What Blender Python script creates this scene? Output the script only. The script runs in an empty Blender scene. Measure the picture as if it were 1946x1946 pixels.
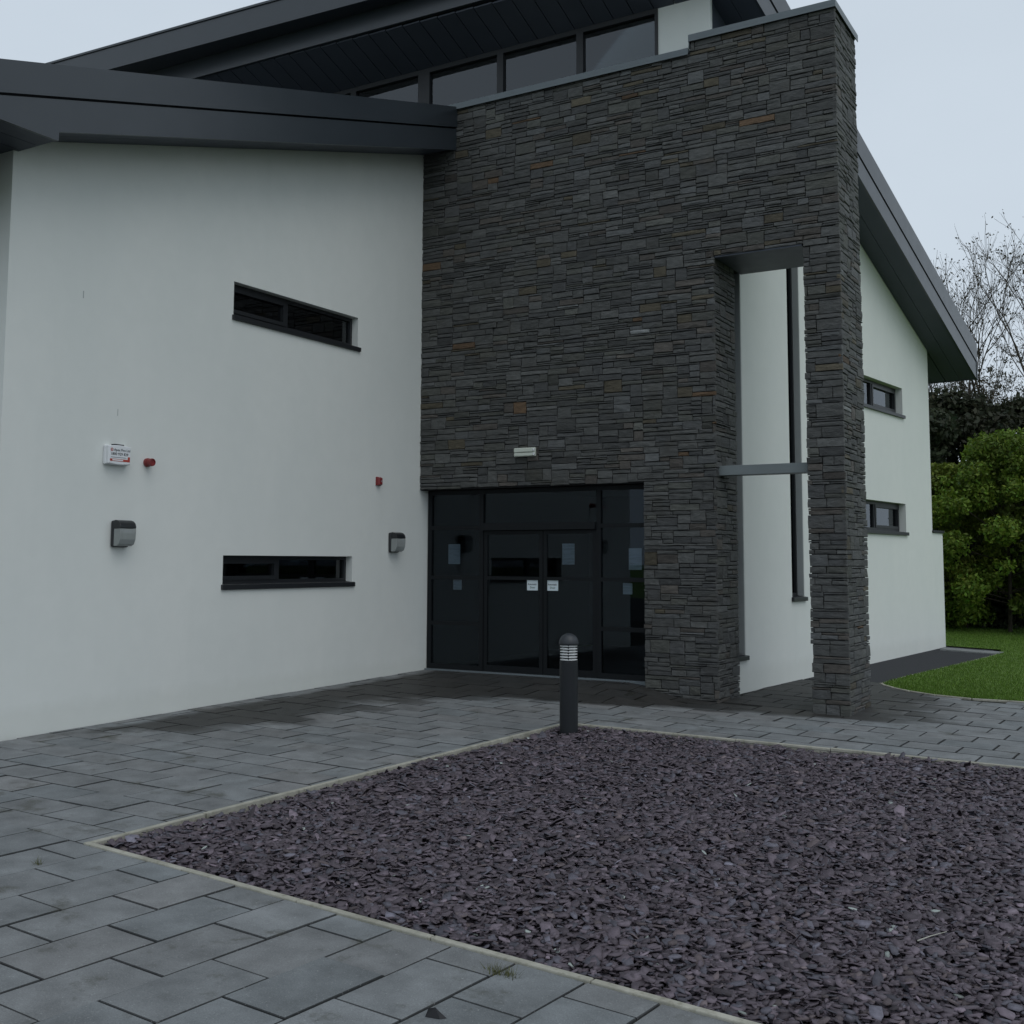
import bpy, bmesh, math, random
import numpy as np
from mathutils import Vector, Matrix
from mathutils.geometry import tessellate_polygon

random.seed(7); rng = np.random.default_rng(11)
SC = bpy.context.scene
COL = SC.collection

# ------------------------------------------------------------------ camera, sky, sun, exposure
cam_d = bpy.data.cameras.new('camera'); cam = bpy.data.objects.new('camera', cam_d); COL.objects.link(cam)
cam_d.sensor_width = 36.0; cam_d.lens = 2158.0 * 36 / 1946; cam_d.shift_y = -103.4 / 1946
cam_d.clip_start = 0.05; cam_d.clip_end = 3000
CAM = Vector((9.438, -13.579, 1.55))
_f = Vector((-.5063, .85758, .09063)).normalized(); _r = Vector((.86128, .50812, .00348)); _r = (_r - _f * _r.dot(_f)).normalized(); _u = _r.cross(_f)
cam.matrix_world = Matrix(((_r.x, _u.x, -_f.x, CAM.x), (_r.y, _u.y, -_f.y, CAM.y), (_r.z, _u.z, -_f.z, CAM.z), (0, 0, 0, 1)))
SC.camera = cam

world = bpy.data.worlds.new('World'); SC.world = world; world.use_nodes = True
wn = world.node_tree.nodes; wl = world.node_tree.links; wn.clear()
SUN_EL, SUN_AZ = math.radians(58), math.radians(118)      # azimuth measured from +Y towards +X
sky = wn.new('ShaderNodeTexSky'); sky.sky_type = 'NISHITA'; sky.sun_disc = False
sky.sun_elevation = SUN_EL; sky.sun_rotation = SUN_AZ; sky.dust_density = 4.0; sky.air_density = 1.0
hs = wn.new('ShaderNodeHueSaturation'); hs.inputs['Saturation'].default_value = 0.35
tc = wn.new('ShaderNodeTexCoord'); mp = wn.new('ShaderNodeMapping'); mp.inputs['Scale'].default_value = (1.2, 1.2, 2.6)
nz = wn.new('ShaderNodeTexNoise'); nz.inputs['Scale'].default_value = 1.6; nz.inputs['Detail'].default_value = 5; nz.inputs['Roughness'].default_value = .55
cr = wn.new('ShaderNodeValToRGB')
cr.color_ramp.elements[0].position = .25; cr.color_ramp.elements[0].color = (5.05, 5.8, 6.6, 1)
cr.color_ramp.elements[1].position = .75; cr.color_ramp.elements[1].color = (5.6, 6.4, 7.2, 1)
mx = wn.new('ShaderNodeMix'); mx.data_type = 'RGBA'; mx.inputs[0].default_value = .86
bg = wn.new('ShaderNodeBackground'); bg.inputs['Strength'].default_value = 0.118
wo = wn.new('ShaderNodeOutputWorld')
wl.new(sky.outputs[0], hs.inputs['Color']); wl.new(tc.outputs['Generated'], mp.inputs[0]); wl.new(mp.outputs[0], nz.inputs['Vector'])
wl.new(nz.outputs['Fac'], cr.inputs[0]); wl.new(hs.outputs[0], mx.inputs[6]); wl.new(cr.outputs[0], mx.inputs[7])
wl.new(mx.outputs[2], bg.inputs[0]); wl.new(bg.outputs[0], wo.inputs[0])

sd_ = bpy.data.lights.new('sun', 'SUN'); sd_.energy = 0.55; sd_.angle = math.radians(50); sd_.color = (1, .97, .93)
sun = bpy.data.objects.new('sun', sd_); COL.objects.link(sun)
_sv = Vector((math.sin(SUN_AZ) * math.cos(SUN_EL), math.cos(SUN_AZ) * math.cos(SUN_EL), math.sin(SUN_EL)))
sun.rotation_euler = _sv.to_track_quat('Z', 'Y').to_euler(); sun.location = _sv * 60
SC.view_settings.view_transform = 'Standard'; SC.view_settings.look = 'None'
SC.view_settings.exposure = 0.0; SC.view_settings.gamma = 1.0; SC.view_settings.use_curve_mapping = False
SC.render.engine = 'CYCLES'; SC.cycles.use_denoising = True; SC.cycles.max_bounces = 8; SC.cycles.transparent_max_bounces = 16

# ------------------------------------------------------------------ helpers
def tag(o, label=None, cat=None, group=None, kind=None):
    if label: o['label'] = label
    if cat: o['category'] = cat
    if group: o['group'] = group
    if kind: o['kind'] = kind
    return o

def thing(name, loc, label, cat, group=None):
    o = bpy.data.objects.new(name, None); COL.objects.link(o); o.location = loc; o.empty_display_size = .2
    return tag(o, label, cat, group)

def wloc(o):
    p = Vector((0, 0, 0))
    while o is not None: p += o.location; o = o.parent
    return p

def link(name, me, mat, parent=None):
    """mesh in world coordinates -> object (kept in place under its parent)"""
    o = bpy.data.objects.new(name, me); COL.objects.link(o)
    if mat is not None and not me.materials: me.materials.append(mat)
    if parent is not None:
        o.parent = parent
        p = wloc(parent); o.location = -p
    return o

def center(o):
    """move the object's origin to its own middle"""
    me = o.data; n = len(me.vertices); a = np.empty(n * 3); me.vertices.foreach_get('co', a); a = a.reshape(-1, 3)
    c = (a.min(0) + a.max(0)) / 2; me.vertices.foreach_set('co', (a - c).ravel()); me.update()
    o.location = o.location + Vector(c)
    return o

def setcol(me, cols):
    """one colour per face"""
    at = me.color_attributes.new('col', 'FLOAT_COLOR', 'CORNER')
    lt = np.empty(len(me.polygons), dtype=np.int32); me.polygons.foreach_get('loop_total', lt)
    c = np.repeat(np.asarray(cols, dtype=np.float32), lt, axis=0)
    c4 = np.ones((len(c), 4), dtype=np.float32); c4[:, :3] = c
    at.data.foreach_set('color', c4.ravel())

class MB:
    def __init__(s, T=None): s.v = []; s.f = []; s.T = T
    def add(s, vs, fs):
        b = len(s.v)
        for p in vs: s.v.append(tuple(s.T(p)) if s.T else tuple(p))
        for f in fs: s.f.append(tuple(b + i for i in f))
    def box(s, x0, x1, y0, y1, z0, z1):
        s.add([(x0, y0, z0), (x1, y0, z0), (x1, y1, z0), (x0, y1, z0), (x0, y0, z1), (x1, y0, z1), (x1, y1, z1), (x0, y1, z1)],
              [(0, 3, 2, 1), (4, 5, 6, 7), (0, 1, 5, 4), (1, 2, 6, 5), (2, 3, 7, 6), (3, 0, 4, 7)]); return s
    def prism(s, pts, a0, a1, axis='y'):
        """extrude a polygon of 2D points along an axis"""
        n = len(pts)
        def P(p, a):
            return {'y': (p[0], a, p[1]), 'x': (a, p[0], p[1]), 'z': (p[0], p[1], a)}[axis]
        vs = [P(p, a0) for p in pts] + [P(p, a1) for p in pts]
        fs = [tuple(range(n - 1, -1, -1)), tuple(range(n, 2 * n))] + [(i, (i + 1) % n, n + (i + 1) % n, n + i) for i in range(n)]
        s.add(vs, fs); return s
    def lathe(s, c, prof, n=32, cap=True):
        b = []
        for r, z in prof:
            b += [(c[0] + r * math.cos(2 * math.pi * i / n), c[1] + r * math.sin(2 * math.pi * i / n), c[2] + z) for i in range(n)]
        fs = []
        for k in range(len(prof) - 1):
            for i in range(n): fs.append((k * n + i, k * n + (i + 1) % n, (k + 1) * n + (i + 1) % n, (k + 1) * n + i))
        if cap: fs += [tuple(range(n - 1, -1, -1)), tuple(range((len(prof) - 1) * n, len(prof) * n))]
        s.add(b, fs); return s
    def tube(s, p, q, r0, r1, n=6):
        p = Vector(p); q = Vector(q); d = (q - p)
        if d.length < 1e-6: return s
        d.normalize(); a = d.orthogonal().normalized(); b = d.cross(a)
        vs = [p + (a * math.cos(2 * math.pi * i / n) + b * math.sin(2 * math.pi * i / n)) * r0 for i in range(n)] + \
             [q + (a * math.cos(2 * math.pi * i / n) + b * math.sin(2 * math.pi * i / n)) * r1 for i in range(n)]
        s.add(vs, [(i, (i + 1) % n, n + (i + 1) % n, n + i) for i in range(n)] + [tuple(range(n - 1, -1, -1)), tuple(range(n, 2 * n))]); return s
    def build(s, name, mat, parent=None, smooth=False, bevel=0, seg=2):
        me = bpy.data.meshes.new(name); me.from_pydata(s.v, [], s.f)
        bm = bmesh.new(); bm.from_mesh(me); bmesh.ops.recalc_face_normals(bm, faces=bm.faces)
        if bevel:
            bmesh.ops.bevel(bm, geom=list(bm.edges), offset=bevel, segments=seg, profile=.5, affect='EDGES')
        bm.to_mesh(me); bm.free()
        if smooth: me.polygons.foreach_set('use_smooth', [True] * len(me.polygons))
        me.update()
        return center(link(name, me, mat, parent))

def wall_mesh(name, outline, holes, depth, mat, parent, T):
    """a wall with openings: outline and holes in (u, z), front face at n=0, back at n=-depth; T maps (u, n, z) to the world"""
    loops = [[Vector((p[0], p[1], 0)) for p in L] for L in [outline] + holes]
    flat = [p for L in loops for p in L]
    tris = tessellate_polygon(loops); m = MB(T); n = len(flat)
    m.v = [tuple(T((p.x, 0, p.y))) for p in flat] + [tuple(T((p.x, -depth, p.y))) for p in flat]
    for t in tris: m.f.append(tuple(t)); m.f.append(tuple(n + i for i in reversed(t)))
    b = 0
    for L in loops:
        k = len(L)
        for i in range(k): m.f.append((b + i, b + (i + 1) % k, n + b + (i + 1) % k, n + b + i))
        b += k
    return m.build(name, mat, parent)

def rect(u0, u1, z0, z1): return [(u0, z0), (u1, z0), (u1, z1), (u0, z1)]

# ------------------------------------------------------------------ materials
def mat(name, color=(.5, .5, .5), rough=.6, metal=0.0, spec=.5):
    m = bpy.data.materials.new(name); m.use_nodes = True
    b = m.node_tree.nodes['Principled BSDF']
    b.inputs['Base Color'].default_value = (*color, 1); b.inputs['Roughness'].default_value = rough
    b.inputs['Metallic'].default_value = metal; b.inputs['Specular IOR Level'].default_value = spec
    return m
class N:
    """small node-graph helper"""
    def __init__(s, m): s.t = m.node_tree; s.n = s.t.nodes; s.l = s.t.links; s.b = s.n['Principled BSDF']
    def new(s, typ, **kw):
        o = s.n.new(typ)
        for k, v in kw.items(): setattr(o, k, v)
        return o
    def obj(s):
        g = s.new('ShaderNodeNewGeometry'); return g.outputs['Position']
    def noise(s, scale, detail=4, rough=.55, vec=None, stretch=None):
        vec = vec or s.obj()
        if stretch:
            mp = s.new('ShaderNodeMapping'); mp.inputs['Scale'].default_value = stretch; s.l.new(vec, mp.inputs[0]); vec = mp.outputs[0]
        n = s.new('ShaderNodeTexNoise'); n.inputs['Scale'].default_value = scale; n.inputs['Detail'].default_value = detail; n.inputs['Roughness'].default_value = rough
        s.l.new(vec, n.inputs['Vector']); return n.outputs['Fac']
    def ramp(s, fac, stops):
        r = s.new('ShaderNodeValToRGB'); e = r.color_ramp.elements
        while len(e) < len(stops): e.new(.5)
        for x, (p, c) in zip(e, stops):
            x.position = p; x.color = (*c, 1) if isinstance(c, tuple) else (c, c, c, 1)
        s.l.new(fac, r.inputs[0]); return r.outputs[0]
    def mixc(s, fac, a, b, mode='MIX'):
        x = s.new('ShaderNodeMix', data_type='RGBA', blend_type=mode)
        for sock, val in ((x.inputs[0], fac), (x.inputs[6], a), (x.inputs[7], b)):
            if isinstance(val, bpy.types.NodeSocket): s.l.new(val, sock)
            elif isinstance(val, (int, float)): sock.default_value = val if sock.type == 'VALUE' else (val, val, val, 1)
            else: sock.default_value = (*val, 1)
        return x.outputs[2]
    def math(s, op, a, b=0.0, clamp=False):
        x = s.new('ShaderNodeMath', operation=op, use_clamp=clamp)
        for sock, val in ((x.inputs[0], a), (x.inputs[1], b)):
            if isinstance(val, bpy.types.NodeSocket): s.l.new(val, sock)
            else: sock.default_value = val
        return x.outputs[0]
    def attr(s, name='col'):
        a = s.new('ShaderNodeAttribute', attribute_name=name); return a.outputs['Color']
    def base(s, c): s.l.new(c, s.b.inputs['Base Color'])
    def rough(s, c): s.l.new(c, s.b.inputs['Roughness'])
    def bump(s, h, strength=.3, dist=.01):
        b = s.new('ShaderNodeBump'); b.inputs['Strength'].default_value = strength; b.inputs['Distance'].default_value = dist
        s.l.new(h, b.inputs['Height']); s.l.new(b.outputs[0], s.b.inputs['Normal'])

M = {}
def mk_render():
    m = mat('white_render', (.72, .74, .71), .85, spec=.2); g = N(m)
    big = g.noise(.7, 3, stretch=(1, 1, .45)); mid = g.noise(5, 5); streak = g.noise(3.0, 4, stretch=(1, 1, .07))
    c = g.ramp(big, [(.3, (.70, .73, .705)), (.7, (.755, .775, .745))])
    c = g.mixc(g.ramp(mid, [(.35, .14), (.65, 0.0)]), c, (.62, .65, .625))
    c = g.mixc(g.ramp(streak, [(.60, 0.0), (.80, .09)]), c, (.52, .55, .52))
    sp = g.new('ShaderNodeSeparateXYZ'); g.l.new(g.obj(), sp.inputs[0])
    h = g.math('ADD', sp.outputs[2], g.math('MULTIPLY', g.noise(6.5, 4), -.17))
    low = g.ramp(h, [(.0, .13), (.14, .0)])
    c = g.mixc(low, c, (.40, .41, .34))
    g.base(c); g.bump(g.noise(160, 3, .7), .35, .004)
    return m
M['render'] = mk_render()
def mk_stone():
    m = mat('slate_stone', (.1, .1, .1), .72, spec=.35); g = N(m)
    c = g.attr(); n1 = g.noise(9, 6, .65, stretch=(1, 1, 2.6)); n2 = g.noise(46, 4, .7)
    c = g.mixc(1.0, c, g.ramp(n1, [(.25, .66), (.75, 1.34)]), 'MULTIPLY')
    c = g.mixc(g.ramp(n2, [(.62, 0.0), (.8, .22)]), c, (.15, .155, .155))
    c = g.mixc(g.ramp(g.noise(3.1, 3), [(.55, 0.0), (.75, .25)]), c, (.075, .066, .048))
    g.base(c); h = g.math('ADD', g.math('MULTIPLY', n1, 1.0), g.math('MULTIPLY', n2, .45))
    g.bump(h, .9, .022); return m
M['stone'] = mk_stone()
M['mortar'] = mat('dark_joint', (.022, .022, .023), .95, spec=.1)
def mk_metal(name, c, rough=.45, spec=.4):
    m = mat(name, c, rough, spec=spec); g = N(m)
    n = g.noise(2.5, 4); lo = tuple(x * .95 for x in c); hi = tuple(min(1, x * 1.05) for x in c)
    g.base(g.ramp(n, [(.3, lo), (.7, hi)])); g.rough(g.ramp(g.noise(6, 3), [(.3, rough - .02), (.7, rough + .03)]))
    return m
M['roof'] = mk_metal('anthracite_sheet', (.031, .039, .048), .30, .6)
M['post'] = mk_metal('bollard_paint', (.011, .0135, .0165), .45, .4)
M['dome'] = mk_metal('bollard_dome_skylit', (.024, .028, .034), .45, .5)  # lighter than the post: sky light on the dome put into the colour
M['doorframe'] = mk_metal('dark_door_frame', (.010, .012, .014), .6, .18)
M['soffit'] = mk_metal('dark_soffit_board', (.062, .072, .094), .5, .35)
M['frame'] = mk_metal('anthracite_frame', (.017, .019, .022), .42)
M['lining'] = mk_metal('grey_reveal_lining', (.40, .43, .43), .5)
M['coping'] = mk_metal('grey_coping', (.13, .155, .17), .42)
M['beam'] = mk_metal('grey_steel', (.16, .185, .19), .5)
M['black'] = mk_metal('black_plastic', (.016, .018, .020), .38, .5)
def mk_glass(name, tint, refl, ior=1.5):
    m = bpy.data.materials.new(name); m.use_nodes = True; t = m.node_tree; t.nodes.clear()
    o = t.nodes.new('ShaderNodeOutputMaterial'); mx = t.nodes.new('ShaderNodeMixShader'); tr = t.nodes.new('ShaderNodeBsdfTransparent'); gl = t.nodes.new('ShaderNodeBsdfGlossy')
    fr = t.nodes.new('ShaderNodeFresnel'); fr.inputs[0].default_value = ior
    tr.inputs[0].default_value = (*tint, 1); gl.inputs[0].default_value = (*refl, 1); gl.inputs[1].default_value = .015
    t.links.new(fr.outputs[0], mx.inputs[0]); t.links.new(tr.outputs[0], mx.inputs[1]); t.links.new(gl.outputs[0], mx.inputs[2]); t.links.new(mx.outputs[0], o.inputs[0])
    return m
M['glass'] = mk_glass('window_glass', (.30, .33, .33), (.90, .95, 1), 1.74)
M['doorglass'] = mk_glass('door_glass', (.62, .66, .68), (.75, .85, .95), 1.36)
M['inner'] = mat('interior_grey', (.045, .045, .046), .8, spec=.1)
M['lens'] = mat('clear_lens', (.30, .33, .33), .25); M['lens'].node_tree.nodes['Principled BSDF'].inputs['Transmission Weight'].default_value = .0
M['white_plastic'] = mat('white_plastic', (.74, .76, .78), .35)
M['cream'] = mat('cream_plastic', (.56, .60, .53), .4)
M['red'] = mat('red_plastic', (.20, .020, .021), .4)
M['redprint'] = mat('red_print', (.42, .05, .03), .5)
M['ink'] = mat('black_ink', (.02, .022, .03), .6)
M['greenink'] = mat('green_ink', (.02, .09, .06), .6)
M['greyink'] = mat('grey_ink', (.25, .27, .3), .6)
M['chrome'] = mat('bright_louvre', (.80, .82, .82), .3, .25)
def mk_paper():
    m = mat('paper', (.70, .74, .82), .8, spec=.2); g = N(m)
    n = g.noise(30, 2, stretch=(.15, 1, 2.4)); g.base(g.ramp(n, [(.42, (.66, .69, .74)), (.52, (.82, .85, .90))])); return m
M['paper'] = mk_paper()
M['sticker'] = mat('white_sticker', (.62, .70, .74), .5)

# wet mark on the paving: sheltered damp band beside the wall and round the door
def mk_paving(name, base, speck=True):
    m = mat(name, base, .75, spec=.3); g = N(m)
    c = g.attr(); fine = g.noise(150, 3, .7); mid = g.noise(4.0, 5, .6); big = g.noise(1.1, 4)
    c = g.mixc(1.0, c, g.ramp(mid, [(.28, .72), (.72, 1.24)]), 'MULTIPLY')
    c = g.mixc(1.0, c, g.ramp(fine, [(.25, .74), (.75, 1.30)]), 'MULTIPLY')
    c = g.mixc(g.ramp(g.noise(3.0, 6, .7), [(.565, 0.0), (.68, .72)]), c, (.066, .067, .056))
    c = g.mixc(g.ramp(g.noise(90, 2), [(.645, 0.0), (.72, .45)]), c, (.34, .35, .35))
    sp = g.new('ShaderNodeSeparateXYZ'); g.l.new(g.obj(), sp.inputs[0])
    # outer limit X of the damp band as a function of Y (Y -7..0 -> 0..1)
    ty = g.math('MULTIPLY', g.math('ADD', sp.outputs[1], 7.0), 1 / 7.0, True)
    fc = g.new('ShaderNodeFloatCurve'); cv = fc.mapping.curves[0]
    pts = [(0, .0), (.10, .0), (.17, .10), (.22, .14), (.27, .19), (.40, .21), (.54, .215), (.65, .23), (.75, .33), (.81, .48), (.86, .64), (.91, .80), (.96, .95), (1, 1)]
    cv.points[0].location = pts[0]; cv.points[1].location = pts[-1]
    for p in pts[1:-1]: cv.points.new(*p)
    fc.mapping.update(); g.l.new(ty, fc.inputs['Value'])
    lim = g.math('ADD', g.math('MULTIPLY', fc.outputs[0], 6.7), .05)
    jag = g.math('MULTIPLY', g.math('SUBTRACT', g.noise(1.7, 5, .7, stretch=(.6, 1.6, 1)), .46), 1.5)
    # streak along the courses: each slab soaks as one
    at = g.new('ShaderNodeAttribute', attribute_name='wet'); jag2 = g.math('MULTIPLY', g.math('SUBTRACT', at.outputs['Fac'], .35), .55)
    dd = g.math('ADD', g.math('SUBTRACT', lim, sp.outputs[0]), g.math('ADD', jag, jag2))
    wet = g.ramp(dd, [(.0, 0.0), (.22, .55), (.55, .95)])
    # a drier strip right against the wall
    dry = g.ramp(g.math('ADD', sp.outputs[0], g.math('MULTIPLY', g.noise(3, 3), .25)), [(.28, 0.0), (.42, 1.0)])
    wet = g.math('MULTIPLY', wet, dry)
    c = g.mixc(wet, c, g.mixc(1.0, c, (.17, .158, .145), 'MULTIPLY'))
    g.base(c); g.rough(g.math('SUBTRACT', .82, g.math('MULTIPLY', wet, .22)))
    g.bump(g.math('ADD', fine, g.math('MULTIPLY', mid, .6)), .35, .004); return m
M['paving'] = mk_paving('grey_paving', (.18, .19, .2))
def mk_soil(name, lo, hi, sc=8):
    m = mat(name, lo, .95, spec=.1); g = N(m); g.base(g.ramp(g.noise(sc, 6, .7), [(.3, lo), (.7, hi)])); g.bump(g.noise(sc * 6, 4), .5, .01); return m
M['joint'] = mk_soil('joint_sand', (.020, .021, .020), (.038, .039, .034), 20)
M['tarmac'] = mk_soil('tarmac', (.040, .042, .046), (.058, .060, .065), 90)
M['soil'] = mk_soil('soil', (.014, .012, .013), (.024, .021, .022))
def mk_edging():
    m = mat('concrete_edging', (.33, .32, .26), .85, spec=.2); g = N(m)
    c = g.ramp(g.noise(5, 5, .65), [(.3, (.23, .225, .185)), (.7, (.40, .39, .335))])
    c = g.mixc(g.ramp(g.noise(22, 4), [(.55, 0.0), (.7, .5)]), c, (.16, .155, .11)); g.base(c); g.bump(g.noise(120, 3), .3, .004); return m
M['edging'] = mk_edging()
def mk_chip():
    m = mat('plum_slate', (.1, .08, .1), .66, spec=.35); g = N(m); c = g.attr()
    c = g.mixc(1.0, c, g.ramp(g.noise(45, 4), [(.3, .78), (.7, 1.2)]), 'MULTIPLY'); g.base(c); g.bump(g.noise(180, 3), .25, .003); return m
M['chip'] = mk_chip()
def mk_grass():
    m = mat('grass', (.05, .09, .02), .7, spec=.2); g = N(m)
    c = g.ramp(g.noise(1.3, 5, .6), [(.3, (.080, .145, .022)), (.7, (.112, .192, .030))])
    c = g.mixc(1.0, c, g.ramp(g.noise(38, 3, .7), [(.25, .6), (.75, 1.35)]), 'MULTIPLY'); g.base(c); g.bump(g.noise(60, 4, .7), .6, .03); return m
M['grass'] = mk_grass()
def mk_leaf(name, trans=.25):
    m = mat(name, (.05, .08, .02), .6, spec=.25); g = N(m); g.base(g.attr())
    t = g.t; tr = g.new('ShaderNodeBsdfTranslucent'); mx = g.new('ShaderNodeMixShader'); mx.inputs[0].default_value = trans
    g.l.new(g.attr(), tr.inputs[0]); out = g.n['Material Output']; g.l.new(g.b.outputs[0], mx.inputs[1]); g.l.new(tr.outputs[0], mx.inputs[2]); g.l.new(mx.outputs[0], out.inputs[0]); return m
M['leaf'] = mk_leaf('leaf')
def mk_bark():
    m = mat('bark', (.045, .04, .034), .9, spec=.1); g = N(m); g.base(g.ramp(g.noise(12, 5), [(.3, (.040, .035, .028)), (.7, (.085, .074, .058))])); return m
M['bark'] = mk_bark()

# ------------------------------------------------------------------ the ground
def sstep(a, b, x):
    t = min(1, max(0, (x - a) / (b - a))); return t * t * (3 - 2 * t)
def gz(x, y):
    """height of the finished ground: falls gently away from the door, level landing in front of the glazing"""
    d = -y
    B = (1 - sstep(.0, 1.6, abs(d))) * (1 - sstep(3.3, 4.1, x)) * sstep(-.5, .2, x)
    if y > 12: d = -12 - (y - 12) * .6
    return -.016 * d - .035 * min(x, 14) * (1 - B)

BED = [(3.71, -2.72), (3.37, -8.53), (12.0, -8.89), (12.0, -1.58)]           # inner corners of the slate bed
LAWN_FRONT = [(5.70, 3.03), (5.80, 2.84), (5.93, 2.70), (6.2, 2.47), (6.55, 2.32), (6.99, 2.29), (7.6, 2.45), (9.5, 3.3), (14, 5.6), (30, 13)]
LAWN_BACK = [(5.70, 3.05), (5.81, 4.06), (6.09, 5.84), (6.40, 7.9), (6.47, 8.55)]

def ground_mesh():
    xs = np.concatenate([np.linspace(-400, -30, 8), np.linspace(-24, 34, 59), np.linspace(40, 400, 8)])
    ys = np.concatenate([np.linspace(-400, -40, 8), np.linspace(-34, 44, 79), np.linspace(50, 600, 9)])
    v = []; f = []
    for y in ys:
        for x in xs:
            v.append((x, y, gz(max(-20, min(x, 30)), max(-30, min(y, 60))) - .09))
    nx = len(xs)
    for j in range(len(ys) - 1):
        for i in range(nx - 1): f.append((j * nx + i, j * nx + i + 1, (j + 1) * nx + i + 1, (j + 1) * nx + i))
    me = bpy.data.meshes.new('ground'); me.from_pydata(v, [], f); me.update()
    return tag(link('ground', me, M['grass']), kind='structure')
ground_mesh()

def area(p): return abs(sum(p[i][0] * p[(i + 1) % len(p)][1] - p[(i + 1) % len(p)][0] * p[i][1] for i in range(len(p)))) / 2
def sheet(name, poly, m, dz, step=.5, parent=None, hole=()):
    """a thin sheet following the ground, cut to a polygon"""
    bm = bmesh.new(); hole = list(hole); allp = list(poly) + hole; vs = [bm.verts.new((x, y, 0)) for x, y in allp]
    loops = [[Vector((x, y, 0)) for x, y in poly]] + ([[Vector((x, y, 0)) for x, y in hole]] if hole else [])
    for t in tessellate_polygon(loops):
        if area([allp[i] for i in t]) > 1e-6: bm.faces.new([vs[i] for i in t])
    xs = [p[0] for p in poly]; ys = [p[1] for p in poly]
    for ax, lo, hi in ((0, min(xs), max(xs)), (1, min(ys), max(ys))):
        k = lo + step
        while k < hi:
            co = Vector((k, 0, 0)) if ax == 0 else Vector((0, k, 0)); no = Vector((1, 0, 0)) if ax == 0 else Vector((0, 1, 0))
            bmesh.ops.bisect_plane(bm, geom=list(bm.verts) + list(bm.edges) + list(bm.faces), plane_co=co, plane_no=no); k += step
    for v in bm.verts: v.co.z = gz(v.co.x, v.co.y) + dz
    bmesh.ops.recalc_face_normals(bm, faces=bm.faces)
    me = bpy.data.meshes.new(name); bm.to_mesh(me); bm.free()
    for p in me.polygons:
        if p.normal.z < 0: p.flip()
    return link(name, me, m, parent)

# paved forecourt: bedding sheet, then every slab
PAVE = [(14, -16), (14, 5.55), (9.5, 3.27), (7.6, 2.42), (6.99, 2.26), (6.55, 2.29), (6.2, 2.44), (5.93, 2.67), (5.70, 3.0), (4.68, 2.75), (4.3, .5), (0.0, .05), (-.1, -6.9), (-12, -6.9), (-12, -16)]
paving = tag(sheet('paving', PAVE, M['joint'], -.011, hole=BED), kind='structure')

def clip(poly, a, b):
    """keep the part of poly left of the line a->b"""
    out = []
    def side(p): return (b[0] - a[0]) * (p[1] - a[1]) - (b[1] - a[1]) * (p[0] - a[0])
    for i in range(len(poly)):
        p, q = poly[i], poly[(i + 1) % len(poly)]; sp, sq = side(p), side(q)
        if sp >= 0: out.append(p)
        if sp * sq < 0:
            t = sp / (sp - sq); out.append((p[0] + (q[0] - p[0]) * t, p[1] + (q[1] - p[1]) * t))
    return out
def area(p): return abs(sum(p[i][0] * p[(i + 1) % len(p)][1] - p[(i + 1) % len(p)][0] * p[i][1] for i in range(len(p)))) / 2
def inside(p, poly):
    c = False; j = len(poly) - 1
    for i in range(len(poly)):
        if (poly[i][1] > p[1]) != (poly[j][1] > p[1]) and p[0] < (poly[j][0] - poly[i][0]) * (p[1] - poly[i][1]) / (poly[j][1] - poly[i][1]) + poly[i][0]: c = not c
        j = i
    return c

EW = .045                                                                      # edging width
def off(a, b, w):                                                              # shift a line outwards
    d = Vector((b[0] - a[0], b[1] - a[1])).normalized(); n = Vector((d.y, -d.x)); return (a[0] - n.x * w, a[1] - n.y * w), (b[0] - n.x * w, b[1] - n.y * w)
L_edge = off(BED[1], BED[0], EW); F_edge = off(BED[2], BED[1], EW); B_edge = off(BED[0], BED[3], EW)
SLABS = []
def axes(a, b): return Vector((math.cos(math.radians(a)), math.sin(math.radians(a)))), Vector((math.cos(math.radians(b)), math.sin(math.radians(b))))
def lay(o, U, V, lu, lv, iu, iv, stag, zone, js=1.0):
    for j in range(*iv):
        sh = (j % 2) * stag * lu + rng.normal(0, .012); r0, r1 = .0022 + .0062 * rng.random(2)
        for i in range(*iu):
            g = (.0058 + abs(rng.normal(0, .0028))) * js; a0, a1, a2, a3 = rng.normal(0, .0018, 4)
            c = [(i * lu + sh + g, j * lv + r0 + a0), ((i + 1) * lu + sh - g, j * lv + r0 + a1), ((i + 1) * lu + sh - g, (j + 1) * lv - r1 + a2), (i * lu + sh + g, (j + 1) * lv - r1 + a3)]
            p = [(o[0] + U.x * a + V.x * b, o[1] + U.y * a + V.y * b) for a, b in c]
            for q in zone(p) or []:
                if len(q) >= 3 and area(q) > .006: SLABS.append(q)
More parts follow.
